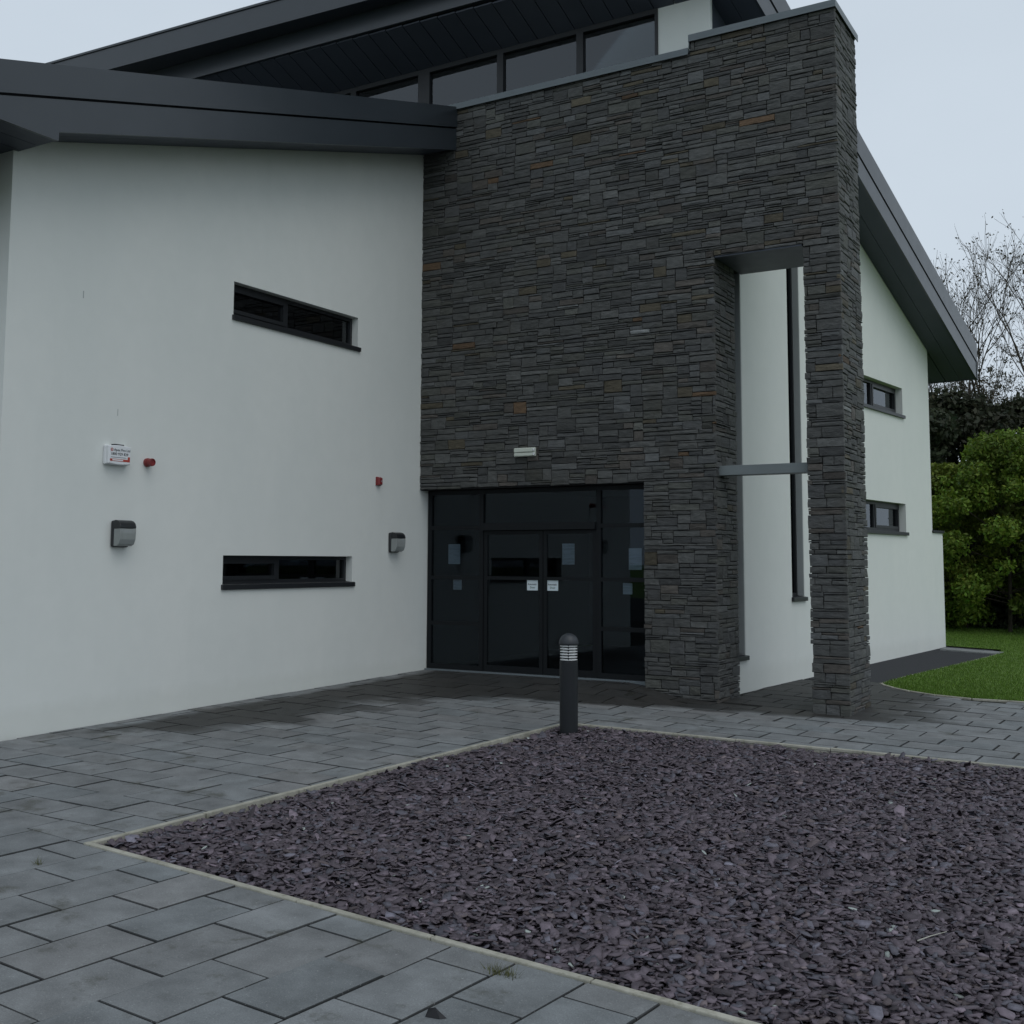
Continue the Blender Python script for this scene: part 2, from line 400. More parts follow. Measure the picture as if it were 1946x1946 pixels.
def zoneA(p):
    cx = sum(a for a, b in p) / 4; cy = sum(b for a, b in p) / 4
    if cy < -9.2 or cx < -.4 or cx > 13 or cy > 5: return None
    q = clip(p, F_edge[1], F_edge[0])                                            # behind the line of the bed's front edge
    q = clip(q, (.012, 30), (.012, -30)) if len(q) > 2 else q                     # right of the white wall
    if len(q) < 3: return None
    if cy > -1: 
        if cx < 3.62: q = clip(q, (10, -.06), (0, -.06))                         # up to the threshold
        elif cx < 4.75 and cy > -.5: q = clip(q, (4.50, 30), (4.50, -30)) if cy > -.2 else clip(q, (10, -.21), (0, -.21))
    if len(q) < 3: return None
    # around the bed
    if cx < 4.4 and cy < -2.4:
        a = clip(q, L_edge[0], L_edge[1]); q1 = [a] if len(a) > 2 else []
        b = clip(q, L_edge[1], L_edge[0])
        if len(b) > 2:
            b = clip(b, B_edge[0], B_edge[1])
            if len(b) > 2: q1.append(b)
        out = q1
    else:
        b = clip(q, B_edge[0], B_edge[1]); out = [b] if len(b) > 2 else []
    res = []
    for r in out:
        m = (sum(a for a, b in r) / len(r), sum(b for a, b in r) / len(r))
        if not inside(m, PAVE): continue
        if all(5.66 < a < 6.0 and -.15 < b < .80 for a, b in r): continue
        res.append(r)
    return res
def zoneB(p):
    cx = sum(a for a, b in p) / 4; cy = sum(b for a, b in p) / 4
    if cx < -.3 or cx > 13 or cy < -12.7 or cy > -8.2: return None
    q = clip(p, F_edge[0], F_edge[1])
    q = clip(q, (.012, 30), (.012, -30)) if len(q) > 2 else q
    if len(q) < 3: return None
    return [q]
UA, VA = axes(3, 87); UB, VB = axes(-2.5, 84)
lay((2.275, -7.945), UA, VA, .512, .352, (-12, 24), (-4, 36), .5, zoneA)
lay((5.309, -10.09), VB, UB, .610, .380, (-9, 8), (-16, 22), -.47, zoneB, .68)

def slab_geo(poly, th=.05):
    """chamfered slab following the ground"""
    P = np.array(poly); n = len(P); c = P.mean(0)
    dz = rng.normal(0, .0018); tilt = rng.normal(0, .0025, 2)
    ins = c + (P - c) * (1 - np.minimum(.35, .0035 / np.maximum(np.linalg.norm(P - c, axis=1), .02)))[:, None]
    z = lambda p: gz(p[0], p[1]) + dz + tilt[0] * (p[0] - c[0]) + tilt[1] * (p[1] - c[1])
    v = [(p[0], p[1], z(p)) for p in ins] + [(p[0], p[1], z(p) - .004) for p in P] + [(p[0], p[1], z(p) - th) for p in P]
    f = [tuple(range(n))]
    for k in (0, 1):
        for i in range(n): f.append((k * n + i, (k + 1) * n + i, (k + 1) * n + (i + 1) % n, k * n + (i + 1) % n))
    return v, f
def ccw(p):
    a = sum(p[i][0] * p[(i + 1) % len(p)][1] - p[(i + 1) % len(p)][0] * p[i][1] for i in range(len(p))); return p if a > 0 else p[::-1]
SLABS = [ccw(p) for p in SLABS]
def visible(p, m=.03):
    d = Vector(p) - CAM; z = d.dot(_f)
    if z < .1: return False
    x = .5 + 2158 / 1946 * d.dot(_r) / z; y = .5 - 103.4 / 1946 - 2158 / 1946 * d.dot(_u) / z
    return -m < x < 1 + m and -m < y < 1 + m
def pc(p): return (sum(a for a, b in p) / len(p), sum(b for a, b in p) / len(p))
SLABS = [p for p in SLABS if any(visible((x, y, gz(x, y)), .06) for x, y in p)]
SLABS.sort(key=lambda p: (Vector((*pc(p), 0)) - CAM).length)
def slab_col():
    k = rng.normal(1, .055); w = rng.normal(0, .0025)
    return (.158 * k + w, .167 * k, .171 * k - w * .5)
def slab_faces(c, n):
    """top in its own colour, joint shade painted into the sides"""
    return [c] + [tuple(x * .30 for x in c)] * (n - 1)  # chamfers and sides coloured darker, standing in for shade in the gaps
def setwet(me, vals):
    at = me.attributes.new('wet', 'FLOAT', 'FACE'); at.data.foreach_set('value', vals)
rest_v, rest_f, rest_c, rest_w = [], [], [], []
for k, p in enumerate(SLABS):
    v, f = slab_geo(p); c = slab_col(); w = float(rng.random())
    if k < 295:
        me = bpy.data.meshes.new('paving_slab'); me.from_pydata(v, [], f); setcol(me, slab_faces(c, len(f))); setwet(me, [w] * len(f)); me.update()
        center(link('paving_slab', me, M['paving'], paving))
    else:
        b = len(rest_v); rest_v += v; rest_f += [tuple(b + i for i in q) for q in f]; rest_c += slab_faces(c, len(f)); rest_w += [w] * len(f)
if rest_v:
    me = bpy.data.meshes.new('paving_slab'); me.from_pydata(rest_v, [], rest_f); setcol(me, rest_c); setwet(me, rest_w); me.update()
    tag(link('far_paving', me, M['paving'], paving), kind='stuff')

# tarmac path by the gable, concrete lawn kerb
PATH = [(4.66, 2.78), (5.70, 3.02)] + LAWN_BACK[1:] + [(6.3, 9.4), (5.40, 9.4)]
tag(sheet('path', PATH, M['tarmac'], -.004), kind='structure')
# unseen tarmac added behind and right of the viewer, cuts green bounce
tag(sheet('added_tarmac', [(-40, -16.05), (-40, -70), (60, -70), (60, -3), (14.05, -3), (14.05, -16.05)], M['tarmac'], -.012, 8.0), kind='structure')

# ------------------------------------------------------------------ slate bed: soil, edging strips, slate chippings
bed = tag(sheet('gravel_bed', BED, M['soil'], -.075, 1.0), kind='structure')
def strip_line(a, b, w, lens, name, parent, top=.012):
    a = Vector(a); b = Vector(b); L = (b - a).length; d = (b - a) / L; n = Vector((-d.y, d.x)); t = 0
    while t < L - .01:
        e = min(L, t + lens); g = .003; m = MB()
        j0, j1 = rng.normal(0, .003, 2)
        P = [a + d * (t + g), a + d * (e - g)]; Q = [P[1] + n * w, P[0] + n * w]
        z0 = gz(P[0].x, P[0].y) + top + j0 * .5; z1 = gz(P[1].x, P[1].y) + top + j1 * .5
        vs = [(P[0].x, P[0].y), (P[1].x, P[1].y), (Q[0].x, Q[0].y), (Q[1].x, Q[1].y)]; zz = [z0, z1, z1, z0]
        m.add([(x, y, z - .09) for (x, y), z in zip(vs, zz)] + [(x, y, z) for (x, y), z in zip(vs, zz)],
              [(0, 3, 2, 1), (4, 5, 6, 7), (0, 1, 5, 4), (1, 2, 6, 5), (2, 3, 7, 6), (3, 0, 4, 7)])
        m.build(name, M['edging'], parent, bevel=.006); t = e
def lin(a, b, t): return (a[0] + (b[0] - a[0]) * t, a[1] + (b[1] - a[1]) * t)
strip_line(BED[1], BED[0], EW, .92, 'edging_strip', bed)
strip_line((BED[1][0] - EW, BED[1][1]), BED[2], -EW, .92, 'edging_strip', bed)
strip_line((BED[0][0] - EW, BED[0][1] + .002), BED[3], EW, .92, 'edging_strip', bed)

def chippings():
    n_try = 64000
    x0, x1, y0, y1 = 3.3, 11.0, -8.9, -1.7
    pts = []
    X = rng.uniform(x0, x1, n_try * 2); Y = rng.uniform(y0, y1, n_try * 2)
    # inside the bed
    def left(a, b, X, Y): return (b[0] - a[0]) * (Y - a[1]) - (b[1] - a[1]) * (X - a[0])
    ok = (left(BED[0], BED[1], X, Y) > .03) & (left(BED[1], BED[2], X, Y) > .05) & (left(BED[2], BED[3], X, Y) > .03) & (left(BED[3], BED[0], X, Y) > .05)
    X, Y = X[ok], Y[ok]
    # in view
    D = np.stack([X - CAM.x, Y - CAM.y, np.full_like(X, -.3 - CAM.z)], 1); z = D @ np.array(_f); u = .5 + 2158 / 1946 * (D @ np.array(_r)) / z; v = .5 - 103.4 / 1946 - 2158 / 1946 * (D @ np.array(_u)) / z
    ok = (u > -.03) & (u < 1.08) & (v < 1.05); X, Y = X[ok], Y[ok]
    # keep away from the bollard
    ok = np.hypot(X - 3.93, Y + 3.086) > .12; X, Y = X[ok], Y[ok]
    n = len(X); K = 6; low = rng.random(n) < .5                  # half of them lie in an under-layer
    size = rng.lognormal(math.log(.0255), .36, n).clip(.011, .058)
    asp = rng.uniform(.42, .9, n); ang = rng.uniform(0, 2 * math.pi, n)
    th = rng.uniform(.003, .0075, n) * (size / .024) ** .4
    # ragged outline
    a = (np.arange(K)[None] + rng.uniform(-.42, .42, (n, K))) * 2 * math.pi / K
    r = size[:, None] * rng.uniform(.58, 1.22, (n, K))
    px = r * np.cos(a); py = r * np.sin(a) * asp[:, None]
    ca, sa = np.cos(ang)[:, None], np.sin(ang)[:, None]; qx = px * ca - py * sa; qy = px * sa + py * ca
    tx = rng.normal(0, .22, n); ty = rng.normal(0, .22, n)
    steep = rng.random(n) < .07; tx[steep] *= 2.4; ty[steep] *= 2.4
    gzv = np.array([gz(x, y) for x, y in zip(X, Y)])
    lump = .010 * np.sin(X * 1.7 + 1) * np.sin(Y * 2.1) + .006 * np.sin(X * 5.1) * np.sin(Y * 4.3 + 2)
    tx[low] *= .5; ty[low] *= .5
    edge = np.minimum.reduce([left(BED[0], BED[1], X, Y) / 5.82, left(BED[1], BED[2], X, Y) / 8.64, left(BED[3], BED[0], X, Y) / 8.37])
    zc = gzv - .022 + lump + np.where(low, rng.uniform(-.030, -.016, n), rng.uniform(-.012, .024, n)) - .020 * np.exp(-np.clip(edge, 0, 1) / .05)
    top = np.stack([X[:, None] + qx, Y[:, None] + qy, zc[:, None] + tx[:, None] * qx + ty[:, None] * qy + th[:, None]], 2)
    sh = .93; bot = np.stack([X[:, None] + qx * 1.05, Y[:, None] + qy * 1.05, zc[:, None] + tx[:, None] * qx + ty[:, None] * qy], 2)
    V = np.concatenate([top, bot], 1).reshape(-1, 3)
    base = (np.arange(n) * 2 * K)[:, None]
    loops = []; 
    topf = base + np.arange(K)[None]
    i = np.arange(K); j = (i + 1) % K
    side = np.stack([base + K + i[None], base + K + j[None], base + j[None], base + i[None]], 2)      # n,K,4
    L = np.concatenate([topf, side.reshape(n, -1)], 1).ravel().astype(np.int32)
    lt = np.tile(np.concatenate([[K], np.full(K, 4)]), n).astype(np.int32); ls = np.concatenate([[0], np.cumsum(lt)[:-1]]).astype(np.int32)
    me = bpy.data.meshes.new('slate_chippings'); me.vertices.add(len(V)); me.vertices.foreach_set('co', V.astype(np.float32).ravel())
    me.loops.add(len(L)); me.loops.foreach_set('vertex_index', L); me.polygons.add(len(lt)); me.polygons.foreach_set('loop_start', ls); me.polygons.foreach_set('loop_total', lt)
    me.update(); me.validate()
    k = rng.lognormal(0, .29, n); hue = rng.random(n)
    c = np.stack([.089 * k, .0725 * k, .0865 * k], 1)
    blue = hue < .16; c[blue] = np.stack([.084 * k, .080 * k, .099 * k], 1)[blue]
    red = hue > .95; c[red] = np.stack([.104 * k, .083 * k, .088 * k], 1)[red]
    pale = (rng.random(n) < .0065) & (size < .027) & ~low; c[pale] = np.array([.34, .38, .36]) * rng.uniform(.6, 1.2, (pale.sum(), 1))
    setcol(me, np.repeat(c, K + 1, axis=0))
    return tag(link('slate_chippings', me, M['chip'], bed), 'plum and grey slate chippings filling the bed', kind='stuff')
chippings()

# ------------------------------------------------------------------ the building
bld = thing('building', (0, 0, 0), 'white rendered two-storey building with dark slate stone entrance wall and grey roofs', 'building')
TL = lambda p: (p[1], p[0], p[2])                                               # left wall: u = Y, outwards = +X
TF = lambda p: (p[0], -p[1], p[2])                                              # entrance front: u = X, outwards = -Y
_t7 = math.radians(7); GD = (math.sin(_t7), math.cos(_t7)); GN = (math.cos(_t7), -math.sin(_t7)); G0 = (4.692, 3.015)
TG = lambda p: (G0[0] + GD[0] * p[0] + GN[0] * p[1], G0[1] + GD[1] * p[0] + GN[1] * p[1], p[2])     # right gable: u along it

LT = lambda y: 5.963 + .296 * (y + 7.545)                                       # top of the low roof's verge
HU = lambda y: 8.975 - .3934 * y                                                # underside of the high roof
gu = lambda u: 7.437 - .3905 * (u - .901)                                       # the same along the gable

# left white wall with its two slot windows
LW = [(-4.0, -1.676, 4.40, 4.798), (-4.063, -1.722, 1.27, 1.602)]
wall_mesh('left_wall', [(-6.95, -.6), (.02, -.6), (.02, LT(.02) - .35), (-6.95, LT(-6.95) - .35)], [rect(*w) for w in LW], .3, M['render'], bld, TL)
MB().box(-9, -.3, -6.95, -6.65, -.6, 5.75).build('end_wall', M['render'], bld)

def bars(T, u0, u1, z0, z1, n0, n1, w, mull=(), trans=()):
    m = MB(T)
    m.box(u0, u1, n0, n1, z0, z0 + w); m.box(u0, u1, n0, n1, z1 - w, z1)
    m.box(u0, u0 + w, n0, n1, z0 + w, z1 - w); m.box(u1 - w, u1, n0, n1, z0 + w, z1 - w)
    for x in mull: m.box(x - w / 2, x + w / 2, n0, n1, z0 + w, z1 - w)
    return m
def window(T, u0, u1, z0, z1, rec, mull, w=.05, sash=(), sill=True, sill_over=.03, lining=None):
    fr = bars(T, u0 + .003, u1 - .003, z0 + .003, z1 - .003, -rec - .06, -rec, w, mull).build('window', M['frame'], bld)
    ed = [u0 + w] + [x for m_ in mull for x in (m_ - w / 2, m_ + w / 2)] + [u1 - w]
    for i in range(0, len(ed), 2):
        a, b = ed[i], ed[i + 1]
        if i // 2 in sash:
            bars(T, a + .004, b - .004, z0 + w + .004, z1 - w - .004, -rec - .045, -rec + .012, .045).build('sash', M['frame'], fr)
            a += .045; b -= .045
        MB(T).box(a - .01, b + .01, -rec - .042, -rec - .034, z0 + w - .01, z1 - w + .01).build('pane', M['glass'], fr)
    if sill:
        m = MB(T); o = sill_over
        m.add([(u0 - .02, -rec, z0 + .012), (u1 + .04, -rec, z0 + .012), (u1 + .04, o, z0 - .004), (u0 - .02, o, z0 - .004),
               (u0 - .02, -rec, z0 - .055), (u1 + .04, -rec, z0 - .055), (u1 + .04, o, z0 - .06), (u0 - .02, o, z0 - .06)],
              [(0, 1, 2, 3), (7, 6, 5, 4), (0, 3, 7, 4), (1, 5, 6, 2), (3, 2, 6, 7), (0, 4, 5, 1)])
        m.build('sill', M['frame'], fr, bevel=.004)
    if lining:
        m = MB(T); r = rec
        m.box(u1 - .012, u1 - .004, -r, -.006, z0 + .02, z1 - .004); m.box(u0 + .004, u1 - .014, -r, -.006, z1 - .012, z1 - .004)
        m.build('reveal_lining', lining, fr)
    return fr
window(TL, *LW[0], .10, (-2.98,), .045, sash=(0,))
window(TL, *LW[1], .10, (-3.04,), .045, sash=(0,))

# right gable wall, its two slot windows and two tall ones
GW = [(1.9, 4.30, 4.16, 4.645), (1.9, 4.32, 2.08, 2.58), (-.60, -.17, 1.05, 6.6), (-2.60, -2.105, .33, 6.6)]
wall_mesh('gable_wall', [(-2.95, -.6), (6.38, -.6), (6.38, 2.10), (5.78, 2.10), (5.78, gu(5.78) + .2), (-2.95, gu(-2.95) + .2)], [rect(*w) for w in GW], .3, M['render'], bld, TG)
window(TG, *GW[0], .12, (3.08,), .05, sash=(1,), sill_over=.04)
window(TG, *GW[1], .12, (3.08,), .05, sash=(1,), sill_over=.04)
window(TG, *GW[2], .10, (), .05, sill_over=.04, lining=M['lining'])
window(TG, *GW[3], .10, (), .05, sill_over=.04, lining=M['lining'])
MB(TG).box(5.48, 5.78, -9, -.302, -.6, gu(5.78) + .1).build('rear_wall', M['render'], bld)
MB(TG).box(5.785, 6.38, -4, -.302, -.6, 2.10).build('low_wall', M['render'], bld)
MB(TG).box(5.76, 6.42, -4, .03, 2.102, 2.15).build('wall_cap', M['frame'], bld, bevel=.005)
m = MB(); p0 = Vector(TG((5.825, -.06, 2.15))); m.tube(p0, (p0.x, p0.y, 5.35), .034, .034, 12); m.build('drain_pipe', M['black'], bld, smooth=False)
m = MB(); p0 = Vector(TG((6.425, -.06, gz(5.6, 9.3) - .02))); m.tube(p0, (p0.x, p0.y, 2.10), .034, .034, 12); m.build('drain_pipe', M['black'], bld)

# closing walls and the dark lobby behind the glass
MB().box(-9.3, -9.0, -6.95, 9.2, -.6, 9.0).build('far_wall', M['render'], bld)
MB().box(-9, 0.0, .03, .25, 5.5, 8.19).build('upper_wall', M['render'], bld)
MB().box(-9, -.3, .03, .25, -.6, 5.5).build('inner_wall', M['inner'], bld)
m = MB(); m.box(-.25, 4.0, 5.6, 5.7, 0, 2.75); m.box(-.3, -.2, .05, 5.6, 0, 2.75); m.box(4.0, 4.1, .6, 5.6, 0, 2.75); m.box(-.3, 4.1, .02, 5.7, 2.75, 2.85); m.box(-.3, 4.1, .02, 5.7, -.08, -.004)
m.build('lobby', M['inner'], bld)
MB().box(-4.2, -4.0, -6.6, -.2, -.4, 7.0).build('inner_wall', M['inner'], bld)
MB().box(-.3, 4.3, 3.0, 3.1, 2.9, 9.5).build('inner_wall', M['inner'], bld)

# entrance screen
FZ = .02
scr = MB(TF)
n0, n1 = -.06, .0
def vbar(x0, x1, z0, z1): scr.box(x0, x1, n0, n1, z0, z1)
vbar(.012, .075, FZ, 2.55); vbar(3.43, 3.515, FZ, 2.55); vbar(.89, .955, FZ, 2.49); vbar(2.725, 2.79, FZ, 2.49)
scr.box(.075, 3.43, n0, n1, 2.49, 2.55); scr.box(.955, 2.725, n0, n1 + .05, 1.975, 2.075)
for a, b in ((.075, .89), (2.79, 3.43)):
    for z in (2.02, 1.31, .665): scr.box(a, b, n0, n1, z - .028, z + .028)
    scr.box(a, b, n0, n1, FZ, FZ + .07)
scr = scr.build('entrance_screen', M['doorframe'], bld)
def pane(a, b, z0, z1, n=-.034, parent=scr): MB(TF).box(a - .01, b + .01, n, n + .008, z0 - .01, z1 + .01).build('pane', M['doorglass'], parent)
for a, b in ((.075, .89), (2.79, 3.43)):
    for z0, z1 in ((FZ + .07, .637), (.693, 1.282), (1.338, 1.992), (2.048, 2.49)): pane(a, b, z0, z1)
pane(.955, 2.725, 2.075, 2.49)
for a, b in ((.962, 1.905), (1.915, 2.718)):
    lf = MB(TF); w = .055
    lf.box(a, b, -.055, -.012, FZ + .004, FZ + .09); lf.box(a, b, -.055, -.012, 1.915, 1.968); lf.box(a, a + w, -.055, -.012, FZ + .09, 1.915); lf.box(b - w, b, -.055, -.012, FZ + .09, 1.915)
    lf.box(a + w, b - w, -.055, -.012, 1.29, 1.335)
    lf = lf.build('door_leaf', M['doorframe'], bld)
    pane(a + w, b - w, FZ + .09, 1.29, -.036, lf); pane(a + w, b - w, 1.335, 1.915, -.036, lf)
MB(TF).box(1.80, 2.02, -.012, .03, 1.985, 2.03).build('door_sensor', M['black'], bld, bevel=.006)
MB(TF).box(0.012, 3.515, -.07, .06, -.05, FZ - .002).build('threshold', M['coping'], bld, bevel=.004)

# ---- stone wall: dark core, then every stone
core = MB()
core.box(0.0, 3.52, -.17, -.062, 2.555, 8.12); core.box(3.52, 4.2, -.17, .53, -.5, 8.12); core.box(4.2, 4.45, -.17, .53, -.5, 8.29)
core.box(4.45, 5.64, -.17, .82, 5.40, 8.29); core.box(5.64, 6.02, -.17, .82, -.5, 8.29)
core.box(4.2, 4.45, .532, .82, 5.40, 8.29)
stone_wall = core.build('stone_wall', M['mortar'], bld)
# smooth render on the lintel's underside
MB().box(4.49, 5.60, -.185, .80, 5.372, 5.398).build('lintel', M['soffit'], stone_wall)

U_ = .0275; CW = .02
def pack(w, h, seed):
    """interlocking ledgestone: always fill the lowest gap"""
    r = random.Random(seed); n = int(round(w / CW)); H = [0] * n; top = int(h / U_) + 1; out = []
    hts = [1, 2, 3, 4, 5, 6]; wts = [.13, .42, .24, .11, .06, .04]
    while True:
        lo = min(H)
        if lo >= top: break
        i = H.index(lo); j = i
        while j < n and H[j] == lo: j += 1
        run = j - i; L = H[i - 1] - lo if i > 0 else 99; Rr = H[j] - lo if j < n else 99
        k = r.choices(hts, wts)[0]
        nb = [x for x in (L, Rr) if 0 < x <= 6]
        if nb and r.random() < .35: k = r.choice(nb)
        if run <= 6: 
            if nb: k = min(nb)
        k = max(1, k)
        base = {1: (9, 24), 2: (7, 22), 3: (8, 20), 4: (7, 17), 5: (7, 15), 6: (8, 14)}[k]
        cw = r.randint(*base)
        if run - cw < 6: cw = run if run < base[1] + 8 else run // 2
        cw = min(cw, run)
        out.append((i * CW, (i + cw) * CW, lo * U_, (lo + k) * U_))
        for c in range(i, i + cw): H[c] = lo + k
    return out
def minus(rc, hole):
    u0, u1, z0, z1 = rc; a0, a1, b0, b1 = hole
    if u1 <= a0 or u0 >= a1 or z1 <= b0 or z0 >= b1: return [rc]
    out = []
    if u0 < a0: out.append((u0, a0, z0, z1))
    if u1 > a1: out.append((a1, u1, z0, z1))
    m0, m1 = max(u0, a0), min(u1, a1)
    if z1 > b1: out.append((m0, m1, b1, z1))
    if z0 < b0: out.append((m0, m1, z0, b0))
    return out
def stone_col(r):
    t = r.random(); k = max(.6, r.gauss(1, .15))
    if t < .56: c = (.0735, .0755, .0735)
    elif t < .74: c = (.062, .0640, .0645)
    elif t < .86: c = (.071, .073, .066)
    elif t < .925: c = (.077, .070, .063)
    elif t < .972: c = (.096, .100, .101)
    elif t < .977: c = (.100, .064, .038)
    elif t < .997: c = (.078, .068, .048)
    else: c = (.21, .22, .22)
    return tuple(x * k * 1.07 for x in c)
def stone_geo(rc, T, r, ends):
    u0, u1, z0, z1 = rc; g = .0026 + r.random() * .0026
    gv = g * .55; u0 += gv if not ends[0] else r.uniform(-.006, .008); u1 -= gv if not ends[1] else r.uniform(-.010, .006); z0 += g * .8; z1 -= g * .8
    face = r.uniform(-.003, .009); ins = min(.006, (z1 - z0) * .16)
    nm = max(1, int((u1 - u0) / .09))
    per = [(u0 + (u1 - u0) * i / nm, z0) for i in range(nm)] + [(u1, z0)] + ([(u1, (z0 + z1) / 2)] if z1 - z0 > .08 else []) + \
          [(u1 - (u1 - u0) * i / nm, z1) for i in range(nm)] + [(u0, z1)] + ([(u0, (z0 + z1) / 2)] if z1 - z0 > .08 else [])
    per = [(a + r.gauss(0, .0022), b + r.gauss(0, .0018)) for a, b in per]; n = len(per)
    cu, cz = (u0 + u1) / 2, (z0 + z1) / 2
    inn = [(a + (ins if a < cu - .01 else -ins if a > cu + .01 else 0) , b + (ins * .7 if b < cz - .004 else -ins * .7 if b > cz + .004 else 0)) for a, b in per]
    tu, tz = r.gauss(0, .018), r.gauss(0, .05)
    fz = lambda a, b: face + tu * (a - cu) + tz * (b - cz)
    v = [(a, -.032, b) for a, b in per] + [(a, fz(a, b) - .008, b) for a, b in per] + [(a, fz(a, b) + r.gauss(0, .0016), b) for a, b in inn] + [(cu + r.gauss(0, .2) * (u1 - u0) * .3, face + r.uniform(-.001, .006), cz)]
    f = []
    for k in (0, 1):
        for i in range(n): f.append((k * n + i, k * n + (i + 1) % n, (k + 1) * n + (i + 1) % n, (k + 1) * n + i))
    for i in range(n): f.append((2 * n + i, 2 * n + (i + 1) % n, 3 * n))
    return [T(p) for p in v], f
Z0 = -.26
TS = lambda p: (p[0], -.2 - p[1], p[2])
TE = lambda p: (6.05 + p[1], p[0], p[2])
TR = lambda p: (4.48 + p[1], p[0], p[2])
ALL = []
def panel(u0, u1, z1, T, holes, seed, weight):
    r = random.Random(seed * 31 + 5)
    for s in pack(u1 - u0, z1 - Z0, seed):
        L = [(s[0] + u0, s[1] + u0, s[2] + Z0, min(s[3] + Z0, z1))]
        for h in holes: L = [q for x in L for q in minus(x, h)]
        for q in L:
            if q[1] - q[0] < .022 or q[3] - q[2] < .014: continue
            e0 = abs(q[0] - u0) < .001 or any(abs(q[0] - h[1]) < .001 for h in holes); e1 = abs(q[1] - u1) < .001 or any(abs(q[1] - h[0]) < .001 for h in holes)
            v, f = stone_geo(q, T, r, (e0, e1))
            ALL.append(((q[1] - q[0]) * (q[3] - q[2]) * weight, v, f, stone_col(r)))
panel(0.0, 6.06, 8.285, TS, [(-1, 3.50, -9, 2.56), (4.48, 5.62, -9, 5.39), (-1, 4.2, 8.115, 99)], 3, 1.0)
panel(-.196, .84, 8.285, TE, [], 4, .45)
panel(-.196, .56, 5.385, TR, [], 5, .45)
ALL.sort(key=lambda a: -a[0])
rv, rf, rc_ = [], [], []
for k, (_, v, f, c) in enumerate(ALL):
    if k < 298:
        me = bpy.data.meshes.new('stone'); me.from_pydata(v, [], f); setcol(me, [c] * len(f)); me.update()
        bm = bmesh.new(); bm.from_mesh(me); bmesh.ops.recalc_face_normals(bm, faces=bm.faces); bm.to_mesh(me); bm.free()
        center(link('stone', me, M['stone'], stone_wall))
    else:
        b = len(rv); rv += v; rf += [tuple(b + i for i in q) for q in f]; rc_ += [c] * len(f)
me = bpy.data.meshes.new('small_stones'); me.from_pydata(rv, [], rf); setcol(me, rc_); me.update()
bm = bmesh.new(); bm.from_mesh(me); bmesh.ops.recalc_face_normals(bm, faces=bm.faces); bm.to_mesh(me); bm.free()
tag(link('small_stones', me, M['stone'], stone_wall), kind='stuff')
print('stones', len(ALL), 'slabs', len(SLABS))

# copings, steel tie across the opening
m = MB(); m.box(.3, 4.185, -.245, .02, 8.125, 8.172); m.box(.3, 4.185, -.245, -.237, 8.085, 8.124); m.build('sill_flashing', M['coping'], bld)
m = MB(); m.box(4.188, 6.085, -.24, .875, 8.295, 8.345); m.box(4.188, 6.085, -.24, -.232, 8.255, 8.294); m.box(6.077, 6.085, -.231, .875, 8.255, 8.294); m.box(4.188, 4.196, -.23, .3, 8.174, 8.294)
m.build('coping', M['coping'], bld)
MB().box(4.46, 5.64, -.10, .10, 2.62, 2.74).build('tie_beam', M['beam'], bld, bevel=.004)

# clerestory band above the stone, and the white corner pier
cl = MB(TF)
ed = [-5.4, -4.1, -2.80, -1.50, -.15, 1.195, 2.49, 3.66]
zb, zt = 8.19, 8.93
cl.box(-8.9, 3.66, -.09, -.0, zb, zb + .045); cl.box(-8.9, 3.66, -.09, -.0, zt - .05, zt + .02)
for x in ed[:-1]:
    w = .105 if abs(x + .15) < .01 else .052
    cl.box(x - w, x + w, -.09, -.0, zb + .045, zt - .05)
cl.box(3.62, 3.66, -.09, -.0, zb + .045, zt - .05)
clo = cl.build('clerestory', M['frame'], bld)
for a, b in zip(ed[:-1], ed[1:]): MB(TF).box(a + .03, b - .03, -.055, -.045, zb + .03, zt - .03).build('pane', M['glass'], clo)
MB().box(3.662, 4.40, .02, .085, 8.15, 9.2).build('corner_pier', M['render'], bld)
MB(TG).box(-2.92, -1.2, .004, .03, 8.0, 9.0).build('cladding_panel', M['soffit'], bld)

# ---- low roof over the left wing
def slope_box(x0, x1, y0, y1, top, h):
    m = MB(); m.prism([(y0, LT(y0) + top - h), (y1, LT(y1) + top - h), (y1, LT(y1) + top), (y0, LT(y0) + top)], x0, x1, 'x'); return m
YE = -.205
low = slope_box(-9.4, .50, -8.2, YE, -.01, .50).build('low_roof', M['roof'], bld)
slope_box(.503, .60, -8.2, YE, 0, .306).build('fascia', M['roof'], low)
m = MB(); m.prism([(-8.2, 5.425), (-6.90, 5.425), (-6.90, LT(-6.90) - .645), (YE, LT(YE) - .645), (YE, LT(YE) - .330), (-8.2, LT(-8.2) - .330)], .551, .588, 'x'); m.build('fascia', M['roof'], low)
slope_box(.02, .29, -6.89, YE, -.598, .02).build('soffit_board', M['soffit'], low)
slope_box(.297, .548, -6.89, YE, -.598, .02).build('soffit_board', M['soffit'], low)
x = .548
while x > -4:
    MB().box(x - .245, x - .004, -8.17, -6.93, 5.43, 5.45).build('soffit_board', M['soffit'], low); x -= .25
MB().box(-4, .55, -6.928, -6.90, 5.432, 5.72).build('soffit_end', M['soffit'], low)
slope_box(-9.4, .60, -8.245, -8.2, 0, .7).build('eaves_fascia', M['roof'], low)

